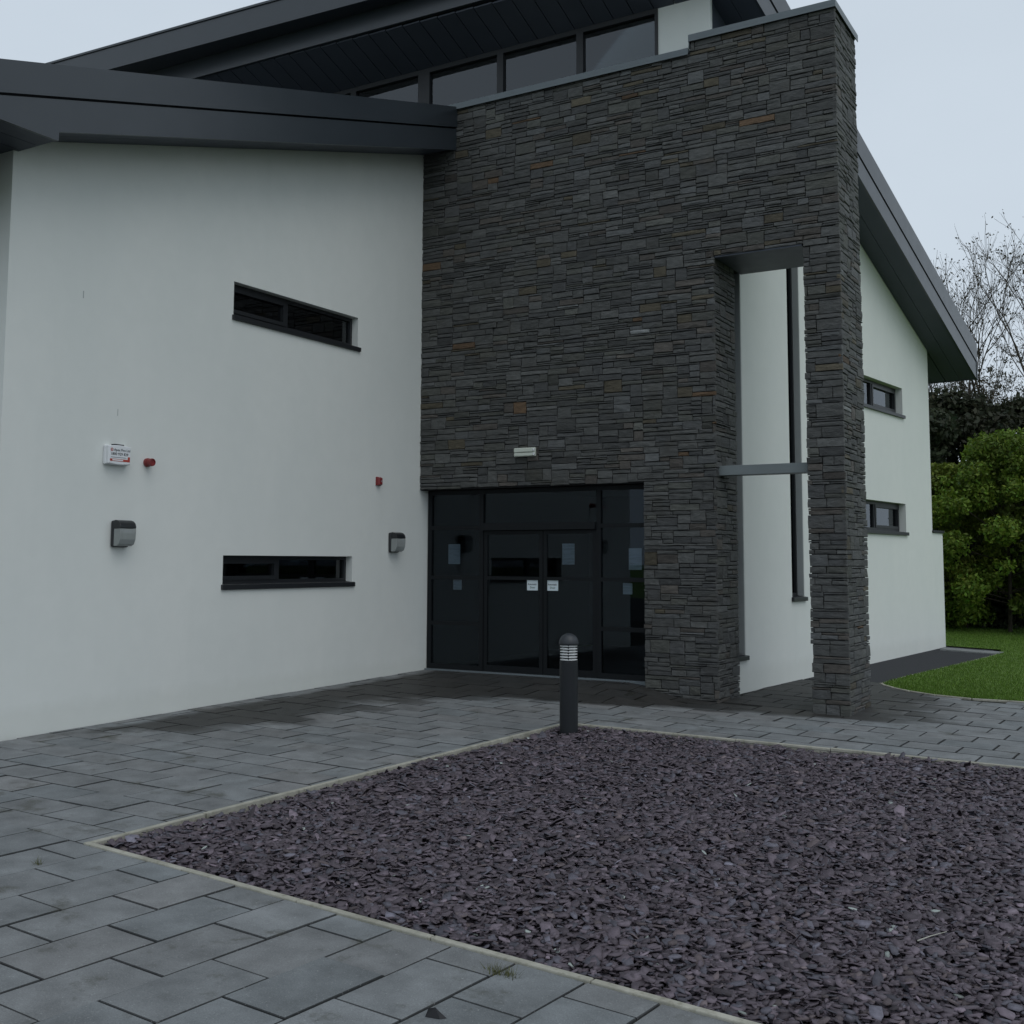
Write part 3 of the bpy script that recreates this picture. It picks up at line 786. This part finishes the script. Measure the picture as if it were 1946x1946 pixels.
# ---- high roof: underside HU(y), 0.71 thick, front edge swings a little to the left
fo = lambda x: -1.22 + .056 * (x + 1)                                            # outer front edge
fi = lambda x: -.90 + .030 * (x + 1)                                             # inner band
def barge_x(y, o=.6): return G0[0] + (y - G0[1]) / GD[1] * GD[0] + GN[0] * o + 0
YB = 9.85
XR = lambda y, o: barge_x(y, 0) + o / GN[0]
m = MB()
pl = [(-9.6, fo(-9.6) + .05), (XR(fo(4.6), .50), fo(4.6) + .05), (XR(YB, .50), YB), (-9.6, YB)]
def ht(y): return min(HU(y) + .70, 9.94)
ym = -.62
vs = []
for x, y in [pl[0], pl[1], (XR(ym, .50), ym), pl[2], pl[3], (-9.6, ym)]: vs.append((x, y))
bot = []
for i, (x, y) in enumerate(vs):
    bot.append((x, y, max(HU(y) + .03, 0) if i > 1 and i < 5 else 9.58))
topv = [(x, y, ht(y)) for x, y in vs]
m.add(bot + topv, [(5, 2, 1, 0), (4, 3, 2, 5), (6, 7, 8, 11), (11, 8, 9, 10), (0, 1, 7, 6), (1, 2, 8, 7), (2, 3, 9, 8), (3, 4, 10, 9), (4, 5, 11, 10), (5, 0, 6, 11)])
high = m.build('high_roof', M['roof'], bld)
def along(fn, x0, x1, d0, d1, z0, z1, name, mt, parent):
    m = MB(); m.add([(x0, fn(x0) + d0, z0), (x1, fn(x1) + d0, z0), (x1, fn(x1) + d1, z0), (x0, fn(x0) + d1, z0), (x0, fn(x0) + d0, z1), (x1, fn(x1) + d0, z1), (x1, fn(x1) + d1, z1), (x0, fn(x0) + d1, z1)],
                    [(0, 3, 2, 1), (4, 5, 6, 7), (0, 1, 5, 4), (1, 2, 6, 5), (2, 3, 7, 6), (3, 0, 4, 7)]); return m.build(name, mt, parent)
along(fo, -9.6, 4.85, 0, .045, 9.56, 9.93, 'fascia', M['roof'], high)
along(fo, -9.6, 4.85, -.02, .08, 9.931, 9.965, 'verge_trim', M['roof'], high)
along(fi, -9.6, 4.85, 0, .06, 9.275, 9.578, 'fascia', M['roof'], high)
x = -8.9
while x < 4.9:
    x1 = min(x + .298, 4.9); xa, xb = x, x1 - .014
    m = MB(); y0, y1 = fi((xa + xb) / 2) + .062, .10
    zz = lambda y: 8.955 - (.315 / .9) * y
    m.add([(xa, y0, zz(y0)), (xb, y0, zz(y0)), (xb, y1, zz(y1)), (xa, y1, zz(y1)), (xa, y0, zz(y0) + .02), (xb, y0, zz(y0) + .02), (xb, y1, zz(y1) + .02), (xa, y1, zz(y1) + .02)],
          [(0, 3, 2, 1), (4, 5, 6, 7), (0, 1, 5, 4), (1, 2, 6, 5), (2, 3, 7, 6), (3, 0, 4, 7)])
    m.build('soffit_board', M['soffit'], high); x += .298
# verge over the gable (in gable coordinates)
uA, uB = -4.25, 6.91
def gslope(u0, u1, na, nb, top, h, name, mt):
    m = MB(TG); T = lambda u: gu(u) + .71 + top
    m.add([(u0, na, T(u0) - h), (u1, na, T(u1) - h), (u1, nb, T(u1) - h), (u0, nb, T(u0) - h), (u0, na, T(u0)), (u1, na, T(u1)), (u1, nb, T(u1)), (u0, nb, T(u0))],
          [(0, 3, 2, 1), (4, 5, 6, 7), (0, 1, 5, 4), (1, 2, 6, 5), (2, 3, 7, 6), (3, 0, 4, 7)]); return m.build(name, mt, high)
gslope(uA, uB, .503, .60, 0, .368, 'fascia', M['roof'])
gslope(uA, uB, .551, .588, -.396, .314, 'fascia', M['roof'])
gslope(-2.9, 6.88, .01, .27, -.685, .02, 'soffit_board', M['soffit'])
gslope(-2.9, 6.88, .277, .548, -.685, .02, 'soffit_board', M['soffit'])
nb = -.005
while nb > -5: gslope(5.80, 6.88, nb - .26, nb - .006, -.685, .02, 'soffit_board', M['soffit']); nb -= .266
m = MB(TG); m.box(6.89, 6.93, -12, .598, gu(6.91), gu(6.91) + .70); m.build('eaves_fascia', M['roof'], high)

# ------------------------------------------------------------------ fittings on the walls
def text(name, s, size, mt, parent, T, u, n, z, spacing=1.0, bold=0):
    cu = bpy.data.curves.new(name, 'FONT'); cu.body = s; cu.size = size; cu.space_character = spacing; cu.offset = bold; cu.resolution_u = 2
    o = bpy.data.objects.new(name, cu); COL.objects.link(o); dg = bpy.context.evaluated_depsgraph_get()
    me = bpy.data.meshes.new_from_object(o.evaluated_get(dg)); bpy.data.objects.remove(o)
    a = np.empty(len(me.vertices) * 3); me.vertices.foreach_get('co', a); a = a.reshape(-1, 3)
    w = np.array([T((u + p[0], n, z + p[1])) for p in a]); me.vertices.foreach_set('co', w.ravel()); me.materials.clear(); me.update()
    return center(link(name, me, mt, parent))

# alarm box
ab = thing('alarm_box', (0, -5.64, 2.62), 'white alarm bell box with red and black print above the left wall light', 'alarm box')
m = MB(TL); m.box(-5.787, -5.493, .0, .045, 2.515, 2.715); m.build('back_box', M['white_plastic'], ab, bevel=.014, seg=3)
m = MB(TL); pts = []
for i in range(9):
    t = i / 8; pts.append((-5.782 + .284 * t, 2.705 + (.012 * math.sin(math.pi * t))))
for i in range(9):
    t = 1 - i / 8; pts.append((-5.782 + .284 * t, 2.528 - (.012 * math.sin(math.pi * t))))
m.v = [TL((a, .03, b)) for a, b in pts] + [TL((a, .075, b)) for a, b in pts] + [TL((a * .94 + -5.64 * .06, .085, b * .94 + 2.617 * .06)) for a, b in pts]
k = len(pts); m.f = [tuple(range(2 * k, 3 * k))] + [(j * k + i, j * k + (i + 1) % k, (j + 1) * k + (i + 1) % k, (j + 1) * k + i) for j in (0, 1) for i in range(k)]
m.build('cover', M['white_plastic'], ab)
MB(TL).box(-5.70, -5.58, .02, .07, 2.7175, 2.728).build('top_vent', M['ink'], ab)
text('lettering', 'Apex Fire Ltd', .037, M['ink'], ab, TL, -5.718, .0865, 2.655, bold=.0006)
text('lettering', '1800 929 829', .040, M['ink'], ab, TL, -5.757, .0865, 2.612, bold=.0006)
text('lettering', 'R', .026, M['redprint'], ab, TL, -5.752, .0868, 2.658, bold=.0006)
m = MB(TL); n = 20
m.v = [TL((-5.743 + .018 * math.cos(6.2832 * i / n), .0866, 2.667 + .018 * math.sin(6.2832 * i / n))) for i in range(n)] + [TL((-5.743 + .013 * math.cos(6.2832 * i / n), .0866, 2.667 + .013 * math.sin(6.2832 * i / n))) for i in range(n)]
m.f = [(i, (i + 1) % n, n + (i + 1) % n, n + i) for i in range(n)]; m.build('emblem_ring', M['redprint'], ab)
MB(TL).box(-5.765, -5.512, .0858, .0864, 2.55, 2.574).build('red_band', M['redprint'], ab)
MB(TL).box(-5.54, -5.512, .0858, .0864, 2.5742, 2.602).build('red_band', M['redprint'], ab)
MB(TL).box(-5.735, -5.60, .0866, .0869, 2.556, 2.569).build('white_band', M['white_plastic'], ab)
MB(TL).box(-5.757, -5.56, .0866, .0869, 2.588, 2.594).build('small_print', M['greyink'], ab)

# red beacon, red sounder
rb = thing('beacon_sounder', (0, -5.245, 2.575), 'round dark red sounder beside the white alarm box', 'sounder')
def disc(T, u, z, prof, name, mt, parent, n=28):
    m = MB(); vs = []
    for r, h in prof: vs += [T((u + r * math.cos(6.28318 * i / n), h, z + r * math.sin(6.28318 * i / n))) for i in range(n)]
    fs = [(k * n + i, k * n + (i + 1) % n, (k + 1) * n + (i + 1) % n, (k + 1) * n + i) for k in range(len(prof) - 1) for i in range(n)] + [tuple(range(n)), tuple(range((len(prof) - 1) * n, len(prof) * n))]
    m.v = vs; m.f = fs; return m.build(name, mt, parent)
disc(TL, -5.215, 2.575, [(.046, 0), (.046, .03), (.043, .034)], 'base', M['red'], rb)
disc(TL, -5.215, 2.575, [(.040, .034), (.042, .07), (.040, .092), (.032, .094), (.028, .084)], 'horn', M['red'], rb)
rs = thing('fire_sounder', (0, -1.2, 2.62), 'small square red fire sounder high on the white wall near the stone', 'sounder')
MB(TL).box(-1.245, -1.145, 0, .025, 2.565, 2.685).build('base', M['red'], rs, bevel=.006)
m = MB(TL); m.add([(-1.243, .026, 2.567), (-1.147, .026, 2.567), (-1.147, .026, 2.683), (-1.243, .026, 2.683), (-1.225, .062, 2.582), (-1.165, .062, 2.582), (-1.165, .062, 2.668), (-1.225, .062, 2.668)],
                  [(0, 1, 2, 3), (4, 5, 6, 7), (0, 1, 5, 4), (1, 2, 6, 5), (2, 3, 7, 6), (3, 0, 4, 7)]); m.build('cover', M['red'], rs, bevel=.005)
MB(TL).box(-1.205, -1.185, .0622, .0635, 2.615, 2.635).build('label_plate', M['greyink'], rs)

# bulkhead lights
M['lampglass'] = mk_glass('lamp_cover', (.62, .66, .66), (1, 1, 1), 1.5)
_t = M['lampglass'].node_tree; _d = _t.nodes.new('ShaderNodeBsdfDiffuse'); _d.inputs[0].default_value = (.50, .53, .52, 1); _x = _t.nodes.new('ShaderNodeMixShader'); _x.inputs[0].default_value = .52
_o = [n for n in _t.nodes if n.type == 'OUTPUT_MATERIAL'][0]; _s = _o.inputs[0].links[0].from_socket; _t.links.new(_s, _x.inputs[1]); _t.links.new(_d.outputs[0], _x.inputs[2]); _t.links.new(_x.outputs[0], _o.inputs[0])
def wall_light(y, z, label):
    t = thing('wall_light', (0, y, z), label, 'wall light', 'black bulkhead lights on the white wall')
    u0, u1 = y - .105, y + .105
    MB(TL).box(u0, u1, 0, .05, z - .14, z + .135).build('back_box', M['black'], t, bevel=.022, seg=3)
    hood = [(.051, .052), (.150, .052), (.150, .075), (.138, .105), (.112, .127), (.075, .138), (.051, .138)]
    m = MB(); vs = []
    for u in (u0 + .003, u1 - .003): vs += [TL((u, a, z + b)) for a, b in hood]
    k = len(hood); m.v = vs; m.f = [tuple(range(k)), tuple(range(k, 2 * k))] + [(i, (i + 1) % k, k + (i + 1) % k, k + i) for i in range(k)]
    m.build('hood', M['black'], t, bevel=.006)
    lens = [(.051, -.128), (.09, -.128), (.125, -.108), (.145, -.06), (.150, 0), (.150, .050), (.051, .050)]
    m = MB(); vs = []
    for u in (u0 + .004, u1 - .004): vs += [TL((u, a, z + b)) for a, b in lens]
    m.v = vs; m.f = [tuple(range(k)), tuple(range(k, 2 * k))] + [(i, (i + 1) % k, k + (i + 1) % k, k + i) for i in range(k)]
    lo = m.build('lens', M['lampglass'], t, bevel=.006)
    MB(TL).box(u0 + .012, u1 - .012, .052, .056, z - .122, z + .046).build('reflector', M['lens'], t)
    for du in (-.012, .045):
        m = MB(); m.tube(TL((y + du, .12, z - .055)), TL((y + du, .12, z + .045)), .013, .013, 10); m.build('bulb', M['white_plastic'], t)
    disc(TL, u0 + .016, z + .0, [(.007, .05), (.007, .0535)], 'screw', M['ink'], t, 10)
wall_light(-5.555, 1.815, 'black wall light with clear lens, below the white alarm box')
wall_light(-.84, 1.80, 'black wall light with clear lens, beside the glass entrance')

# emergency light over the door
el = thing('emergency_light', (1.77, -.2, 3.03), 'cream box-shaped emergency light on the stone above the doors', 'light')
MB(TS).box(1.605, 1.93, .012, .055, 2.965, 3.085).build('housing', M['cream'], el, bevel=.008)
MB(TS).box(1.612, 1.905, .056, .082, 3.022, 3.08).build('diffuser', M['cream'], el, bevel=.010)
MB(TS).box(1.612, 1.905, .056, .076, 2.970, 3.014).build('diffuser', M['cream'], el, bevel=.008)
for z in (2.992, 3.052): MB(TS).box(1.908, 1.93, .0555, .08, z - .018, z + .018).build('end_clip', M['white_plastic'], el, bevel=.005)

# notices on the glass
def notice(u0, u1, z0, z1, label, n=-.046):
    o = MB(TF).box(u0, u1, n, n + .001, z0, z1).build('notice', M['paper'], None); tag(o, label, 'notice', 'paper notices behind the glass')
notice(.34, .541, 1.503, 1.787, 'white paper notice behind the left side glass, upper of two')
notice(.426, .571, 1.139, 1.282, 'small dim paper notice behind the left side glass, below the larger one')
notice(2.189, 2.377, 1.504, 1.786, 'white paper notice high on the right door leaf')
notice(3.174, 3.359, 1.44, 1.72, 'white paper notice behind the right side glass, upper of two')
notice(3.088, 3.223, 1.12, 1.267, 'small dim paper notice behind the right side glass, below the larger one')
for (u0, u1, lab) in ((1.653, 1.823, 'white automatic door sticker on the left door leaf'), (1.965, 2.137, 'white automatic door sticker on the right door leaf')):
    t = thing('door_sticker', (u0, 0, 1.15), lab, 'sticker', 'automatic door stickers')
    MB(TF).box(u0, u1, -.0265, -.025, 1.15, 1.29).build('sheet', M['sticker'], t)
    text('lettering', 'Automatic', .033, M['ink'], t, TF, u0 + .012, -.0245, 1.222, bold=.0008)
    text('lettering', 'Door', .036, M['greenink'], t, TF, u0 + .047, -.0245, 1.178, bold=.0008)

# scuffs on the white render
M['scuff'] = mat('grey_scuff', (.36, .38, .38), .9)
for y, z, h, w in ((-6.10, 4.17, .075, .010), (-5.62, 3.03, .07, .007)):
    MB(TL).box(y, y + w, .0006, .0016, z, z + h).build('scuff_mark', M['scuff'], bld)

# ------------------------------------------------------------------ bollard light
bx, by = 3.93, -3.086; bz = gz(bx, by) - .02
bo = thing('bollard_light', (bx, by, bz), 'dark grey bollard light with domed top at the corner of the slate bed', 'bollard')
Hb = .81 - bz; s0 = .527 - bz; s1 = .70 - bz
MB().lathe((bx, by, bz), [(.094, -.1), (.094, s0 - .004), (.090, s0)], 40).build('post', M['post'], bo, smooth=False)
MB().lathe((bx, by, bz), [(.055, s0), (.055, s1)], 24).build('lamp_core', M['black'], bo)
pitch = (s1 - s0) / 6.2
for i in range(6):
    z = s0 + pitch * (i + .35)
    MB().lathe((bx, by, bz), [(.060, z + pitch * .40), (.084, z + pitch * .0), (.090, z + pitch * .04), (.090, z + pitch * .30), (.084, z + pitch * .36), (.062, z + pitch * .62)], 40, cap=False).build('louvre', M['chrome'], bo)
for a in range(4):
    t = math.radians(45 + 90 * a - 20); MB().box(bx + .083 * math.cos(t) - .006, bx + .083 * math.cos(t) + .006, by + .083 * math.sin(t) - .006, by + .083 * math.sin(t) + .006, bz + s0, bz + s1).build('pillar', M['post'], bo)
R = .1015; MB().lathe((bx, by, bz), [(.094, s1 - .008), (R, s1 - .004)] + [(R * math.cos(math.radians(a)), s1 + .006 + (Hb - s1 - .006) * math.sin(math.radians(a))) for a in range(0, 90, 9)] + [(.002, Hb)], 40).build('dome', M['dome'], bo, smooth=True)

# small litter
ch = MB(); ch.add([(6.575, -9.44, 0), (6.64, -9.425, 0), (6.66, -9.40, 0), (6.60, -9.385, 0), (6.585, -9.43, .034), (6.612, -9.417, .040), (6.62, -9.405, .024), (6.598, -9.40, .03)], [(0, 3, 2, 1), (4, 5, 6, 7), (0, 1, 5, 4), (1, 2, 6, 5), (2, 3, 7, 6), (3, 0, 4, 7)])
ch.v = [(a, b, c + gz(a, b) + .001) for a, b, c in ch.v]
o = ch.build('slate_fragment', mat('dark_slate', (.010, .0105, .013), .7), None); tag(o, 'single dark slate fragment lying on the front paving', 'slate')

def blades(name, pts, h, w, cols, parent, lean=.35):
    pts = np.asarray(pts); n = len(pts); a = rng.uniform(0, 6.2832, n); hh = h * rng.uniform(.5, 1.25, n); ww = w * rng.uniform(.7, 1.3, n)
    la = rng.uniform(0, 6.2832, n); ll = hh * rng.uniform(0, lean, n) * 2
    dx, dy = np.cos(a) * ww, np.sin(a) * ww
    v = np.stack([pts - np.stack([dx, dy, 0 * dx], 1), pts + np.stack([dx, dy, 0 * dx], 1), pts + np.stack([np.cos(la) * ll, np.sin(la) * ll, hh], 1)], 1).reshape(-1, 3)
    f = np.arange(n * 3).reshape(-1, 3)
    me = bpy.data.meshes.new(name); me.vertices.add(n * 3); me.vertices.foreach_set('co', v.astype(np.float32).ravel()); me.loops.add(n * 3); me.loops.foreach_set('vertex_index', f.ravel().astype(np.int32))
    me.polygons.add(n); me.polygons.foreach_set('loop_start', np.arange(0, n * 3, 3, dtype=np.int32)); me.polygons.foreach_set('loop_total', np.full(n, 3, dtype=np.int32)); me.update(); me.validate()
    setcol(me, cols(n)); return link(name, me, M['leaf'], parent)
def tuft(cx, cy, n, h, label, r=.05):
    p = [(cx + rng.normal(0, r), cy + rng.normal(0, r * .35), gz(cx, cy) - .012) for _ in range(n)]
    o = blades('grass_tuft', p, h, .0022, lambda k: np.array([.10, .105, .035]) * rng.uniform(.5, 1.4, (k, 1)), None, .6); tag(o, label, 'grass')
tuft(6.60, -8.86, 130, .05, 'tuft of yellowing grass in a paving joint beside the slate bed')
tuft(3.45, -9.0, 26, .05, 'few thin grass blades in a paving joint near the bed corner', .02)
tw = MB(); a = Vector((8.18, -7.36, gz(8.2, -7.3) + .03)); b = Vector((8.235, -7.29, gz(8.2, -7.3) + .045)); c = Vector((8.30, -7.23, gz(8.2, -7.3) + .06)); tw.tube(a, b, .003, .0025, 5); tw.tube(b, c, .0025, .0015, 5)
tag(tw.build('dry_stalk', mat('straw', (.42, .42, .36), .7), None), 'thin pale dry stalk lying on the slate chippings', 'stalk')

# ------------------------------------------------------------------ lawn, its kerb, and what grows beyond
LAWN = LAWN_FRONT + [(40, 70), (-12, 70), (-12, 9.5), (6.44, 9.5)] + LAWN_BACK[::-1][:-1]
lawn = tag(sheet('lawn', LAWN, M['grass'], .008, 1.5), kind='structure')
M['pale_slab'] = mk_soil('pale_slab', (.17, .18, .18), (.24, .25, .25), 30)
for a, b in zip(LAWN_FRONT[:8], LAWN_FRONT[1:9]): strip_line(a, b, -.045, 1.0, 'edging_strip', lawn, .012)
for a, b in zip(LAWN_BACK[:-1], LAWN_BACK[1:]): strip_line(a, b, .03, 1.0, 'edging_strip', lawn, .006)
for i in range(3):
    q = [(5.50 + i * .34, 8.58), (5.83 + i * .34, 8.58), (5.85 + i * .34, 9.0), (5.52 + i * .34, 9.0)]
    v, f = slab_geo(q); v = [(a, b, c + .02) for a, b, c in v]; me = bpy.data.meshes.new('paving_slab'); me.from_pydata(v, [], f); me.update(); center(link('paving_slab', me, M['pale_slab'], lawn))

def lawn_grass():
    P = []
    while len(P) < 70000:
        y = 2.2 + (rng.random() ** 1.6) * 22; x = rng.uniform(3.0, 16)
        if inside((x, y), LAWN[:12] + LAWN[12:]) and visible((x, y, 0), .01): P.append((x, y, gz(x, y)))
    def cols(n):
        k = rng.uniform(.6, 1.35, (n, 1)); return np.array([.100, .182, .026]) * k + rng.normal(0, .006, (n, 1)) * np.array([1, .6, 0])
    return tag(blades('grass_blades', P, .035, .007, lambda n: np.clip(cols(n), .005, 1), lawn), 'short mown grass', kind='stuff')
lawn_grass()

def at(px, py, dist):
    """world point seen at a pixel of the photograph, a given distance ahead"""
    d = _f + _r * ((px - 973) / 2158) + _u * ((869.6 - py) / 2158); return CAM + d * dist
def groundpt(px, dist):
    p = at(px, 1000, dist); return Vector((p.x, p.y, gz(p.x, p.y)))

def leaf_cloud(name, centers, radii, n, size, c0, parent, flat=.0):
    centers = np.asarray(centers); radii = np.asarray(radii); w = radii ** 2; w = w / w.sum(); idx = rng.choice(len(centers), n, p=w)
    d = rng.normal(0, 1, (n, 3)); d /= np.linalg.norm(d, axis=1)[:, None]; rr = rng.random(n) ** .45
    P = centers[idx] + d * (radii[idx] * rr)[:, None] * np.array([1, 1, .8])
    a = rng.normal(0, 1, (n, 3)) + d * .7 + np.array([0, 0, .35]); a /= np.linalg.norm(a, axis=1)[:, None]
    b = np.cross(a, rng.normal(0, 1, (n, 3))); b /= np.linalg.norm(b, axis=1)[:, None]; c = np.cross(a, b)
    s = (size * rng.uniform(.6, 1.4, n))[:, None]
    V = np.stack([P - b * s, P + c * s * .55 + a * s * .1, P + b * s, P - c * s * .55 + a * s * .1], 1).reshape(-1, 3)
    me = bpy.data.meshes.new(name); me.vertices.add(n * 4); me.vertices.foreach_set('co', V.astype(np.float32).ravel()); me.loops.add(n * 4); me.loops.foreach_set('vertex_index', np.arange(n * 4, dtype=np.int32))
    me.polygons.add(n); me.polygons.foreach_set('loop_start', np.arange(0, n * 4, 4, dtype=np.int32)); me.polygons.foreach_set('loop_total', np.full(n, 4, dtype=np.int32)); me.update(); me.validate()
    ck = rng.uniform(.7, 1.3, len(centers))[idx][:, None] * rng.uniform(.65, 1.35, (n, 1)); cols = np.array(c0) * ck; cols[:, 0] += rng.normal(0, .12, n) * cols[:, 1] * .6
    setcol(me, np.clip(cols, .003, 1)); return link(name, me, M['leaf'], parent)

def limbs(m, p, d, L, r, depth, r_, tips, spread=.55, up=.1, minr=.004, kids=(2, 3)):
    """recursive tapered branch"""
    segs = 3; q = Vector(p)
    for s in range(segs):
        d = (d + Vector((r_.gauss(0, .11), r_.gauss(0, .11), r_.gauss(0, .08) + up * .3))).normalized()
        e = q + d * (L / segs); ra = r * (1 - .38 * s / segs); rb = r * (1 - .38 * (s + 1) / segs)
        m.tube(q, e, max(minr, ra), max(minr, rb), 6 if r > .05 else 4 if r > .015 else 3)
        if s > 0 and depth > 0 and r_.random() < .75:
            dd = (d + Vector((r_.gauss(0, spread), r_.gauss(0, spread), r_.gauss(0, spread * .7)))).normalized()
            limbs(m, e, dd, L * r_.uniform(.5, .75), r * .45, depth - 1, r_, tips, spread, up, minr, kids)
        q = e
    if depth <= 0: tips.append(q.copy()); return
    for _ in range(r_.randint(*kids)):
        dd = (d + Vector((r_.gauss(0, spread), r_.gauss(0, spread), r_.gauss(0, spread * .6)))).normalized()
        limbs(m, q, dd, L * r_.uniform(.62, .85), r * .58, depth - 1, r_, tips, spread, up, minr, kids)

def tree(name, base, h, R, label, cat, color, n, size, seed, group=None, clumps=46, trunk_r=.14, low=.12, squash=1.0, cr_=(.17, .34)):
    r_ = random.Random(seed); t = thing(name, base, label, cat, group)
    m = MB(); top = base + Vector((0, 0, h * .55)); m.tube(base - Vector((0, 0, .15)), base + Vector((.05, 0, h * .3)), trunk_r, trunk_r * .75, 10); m.tube(base + Vector((.05, 0, h * .3)), top, trunk_r * .75, trunk_r * .4, 8)
    cs, rs = [], []
    for i in range(clumps):
        a = r_.uniform(0, 6.2832); zz = low + (1 - low) * r_.random() ** .8; prof = math.sin(math.pi * min(1, .18 + .80 * (zz - low) / (1 - low))) ** .6
        rad = R * prof * math.sqrt(r_.uniform(.15, 1.0)); c = base + Vector((math.cos(a) * rad, math.sin(a) * rad * squash, h * zz * .94)); cs.append(tuple(c)); rs.append(R * r_.uniform(*cr_))
        if i % 3 == 0: m.tube(base + Vector((0, 0, h * min(.5, zz * .7))), c, trunk_r * .28, .01, 5)
    m.build('trunk', M['bark'], t); leaf_cloud('crown', cs, rs, n, size, color, t); return t

# dark evergreens at the lawn's far edge
EV = 'dark evergreens along the far edge of the lawn'
tree('evergreen_tree', groundpt(1748, 31), 6.2, 1.9, 'dark evergreen tree half hidden by the gable corner', 'tree', (.032, .042, .022), 16000, .085, 1, EV, low=.03)
tree('evergreen_tree', groundpt(1838, 31.5), 6.3, 2.0, 'dark evergreen tree behind the gap between the two leafy shrubs', 'tree', (.036, .042, .024), 16000, .085, 2, EV, low=.03)
tree('evergreen_tree', groundpt(1935, 31), 6.0, 2.0, 'dark evergreen tree at the right edge behind the large leafy shrub', 'tree', (.034, .039, .022), 16000, .085, 3, EV, low=.03)
tree('leafy_shrub', groundpt(1912, 25.5), 4.6, 1.85, 'tallest bright green leafy shrub, whole, behind the lawn right of the gable', 'shrub', (.108, .168, .020), 46000, .046, 4, 'green shrubs on the lawn edge', low=.06, trunk_r=.05, clumps=150, cr_=(.10, .25))
tree('leafy_shrub', groundpt(1786, 26.2), 3.95, 1.25, 'smaller yellow-green leafy shrub beside the gable wall', 'shrub', (.120, .160, .022), 27000, .046, 5, 'green shrubs on the lawn edge', low=.06, trunk_r=.04, clumps=110, cr_=(.10, .26))
tree('leafy_shrub', groundpt(2010, 25), 4.4, 1.6, 'green leafy shrub cut by the right edge of the picture', 'shrub', (.08, .115, .018), 12000, .065, 8, 'green shrubs on the lawn edge', low=.12, trunk_r=.08)
# hedge bottom
hd = thing('hedge', groundpt(1850, 27), 'low dark hedge under the shrubs at the back of the lawn', 'hedge')
cs = [tuple(groundpt(1690 + 300 * i / 59, 26.9 + random.uniform(-.6, .6)) + Vector((0, 0, random.uniform(.1, 1.9)))) for i in range(60)] * 2
m = MB()
for i in range(0, 60, 4): p = Vector(cs[i]); m.tube((p.x, p.y, gz(p.x, p.y) - .1), p, .03, .015, 5)
m.build('stem', M['bark'], hd); leaf_cloud('foliage', cs, [.55] * len(cs), 26000, .07, (.018, .024, .012), hd)

# bare trees
def bare(base, h, seed, label, d0, depth, r0, leaves, spread, kids=(2, 3), lsz=.045, up=.1):
    r_ = random.Random(seed); t = thing('bare_tree', base, label, 'tree', 'bare trees behind the gable'); m = MB(); tips = []
    m.tube(base - Vector((0, 0, .2)), base + Vector((0, 0, h * .22)), r0, r0 * .8, 10)
    for i in range(len(d0)): limbs(m, base + Vector((0, 0, h * (.18 + .03 * (i % 3)))), Vector(d0[i]).normalized(), h * .27, r0 * .62, depth, r_, tips, spread, up, .0042, kids)
    m.build('trunk', M['bark'], t)
    cs = [tuple(p) for p in tips]
    leaf_cloud('buds', cs, [.16] * len(cs), leaves, lsz, (.060, .054, .034), t)
b1 = groundpt(1985, 33)
lf = -_r
bare(b1, 11.1, 33, 'bare spreading tree with a few small leaves against the sky', [tuple(lf * .70 + Vector((0, 0, 1))), tuple(lf * .32 + Vector((.1, .2, 1))), tuple(Vector((0, 0, 1)) - lf * .1), tuple(lf * 1.05 + Vector((0, 0, .8))), tuple(lf * .5 + Vector((0, .3, 1)))], 5, .15, 4200, .36, (2, 2), .038, .35)
b2 = groundpt(1905, 38)
bare(b2, 9.2, 22, 'fine-twigged bare tree behind the spreading tree', [tuple(lf * .5 + Vector((0, 0, 1))), tuple(Vector((0, 0, 1))), tuple(-lf * .5 + Vector((0, 0, 1))), tuple(Vector((0, .4, 1)))], 4, .11, 11000, .55, (2, 3), .04, .05)
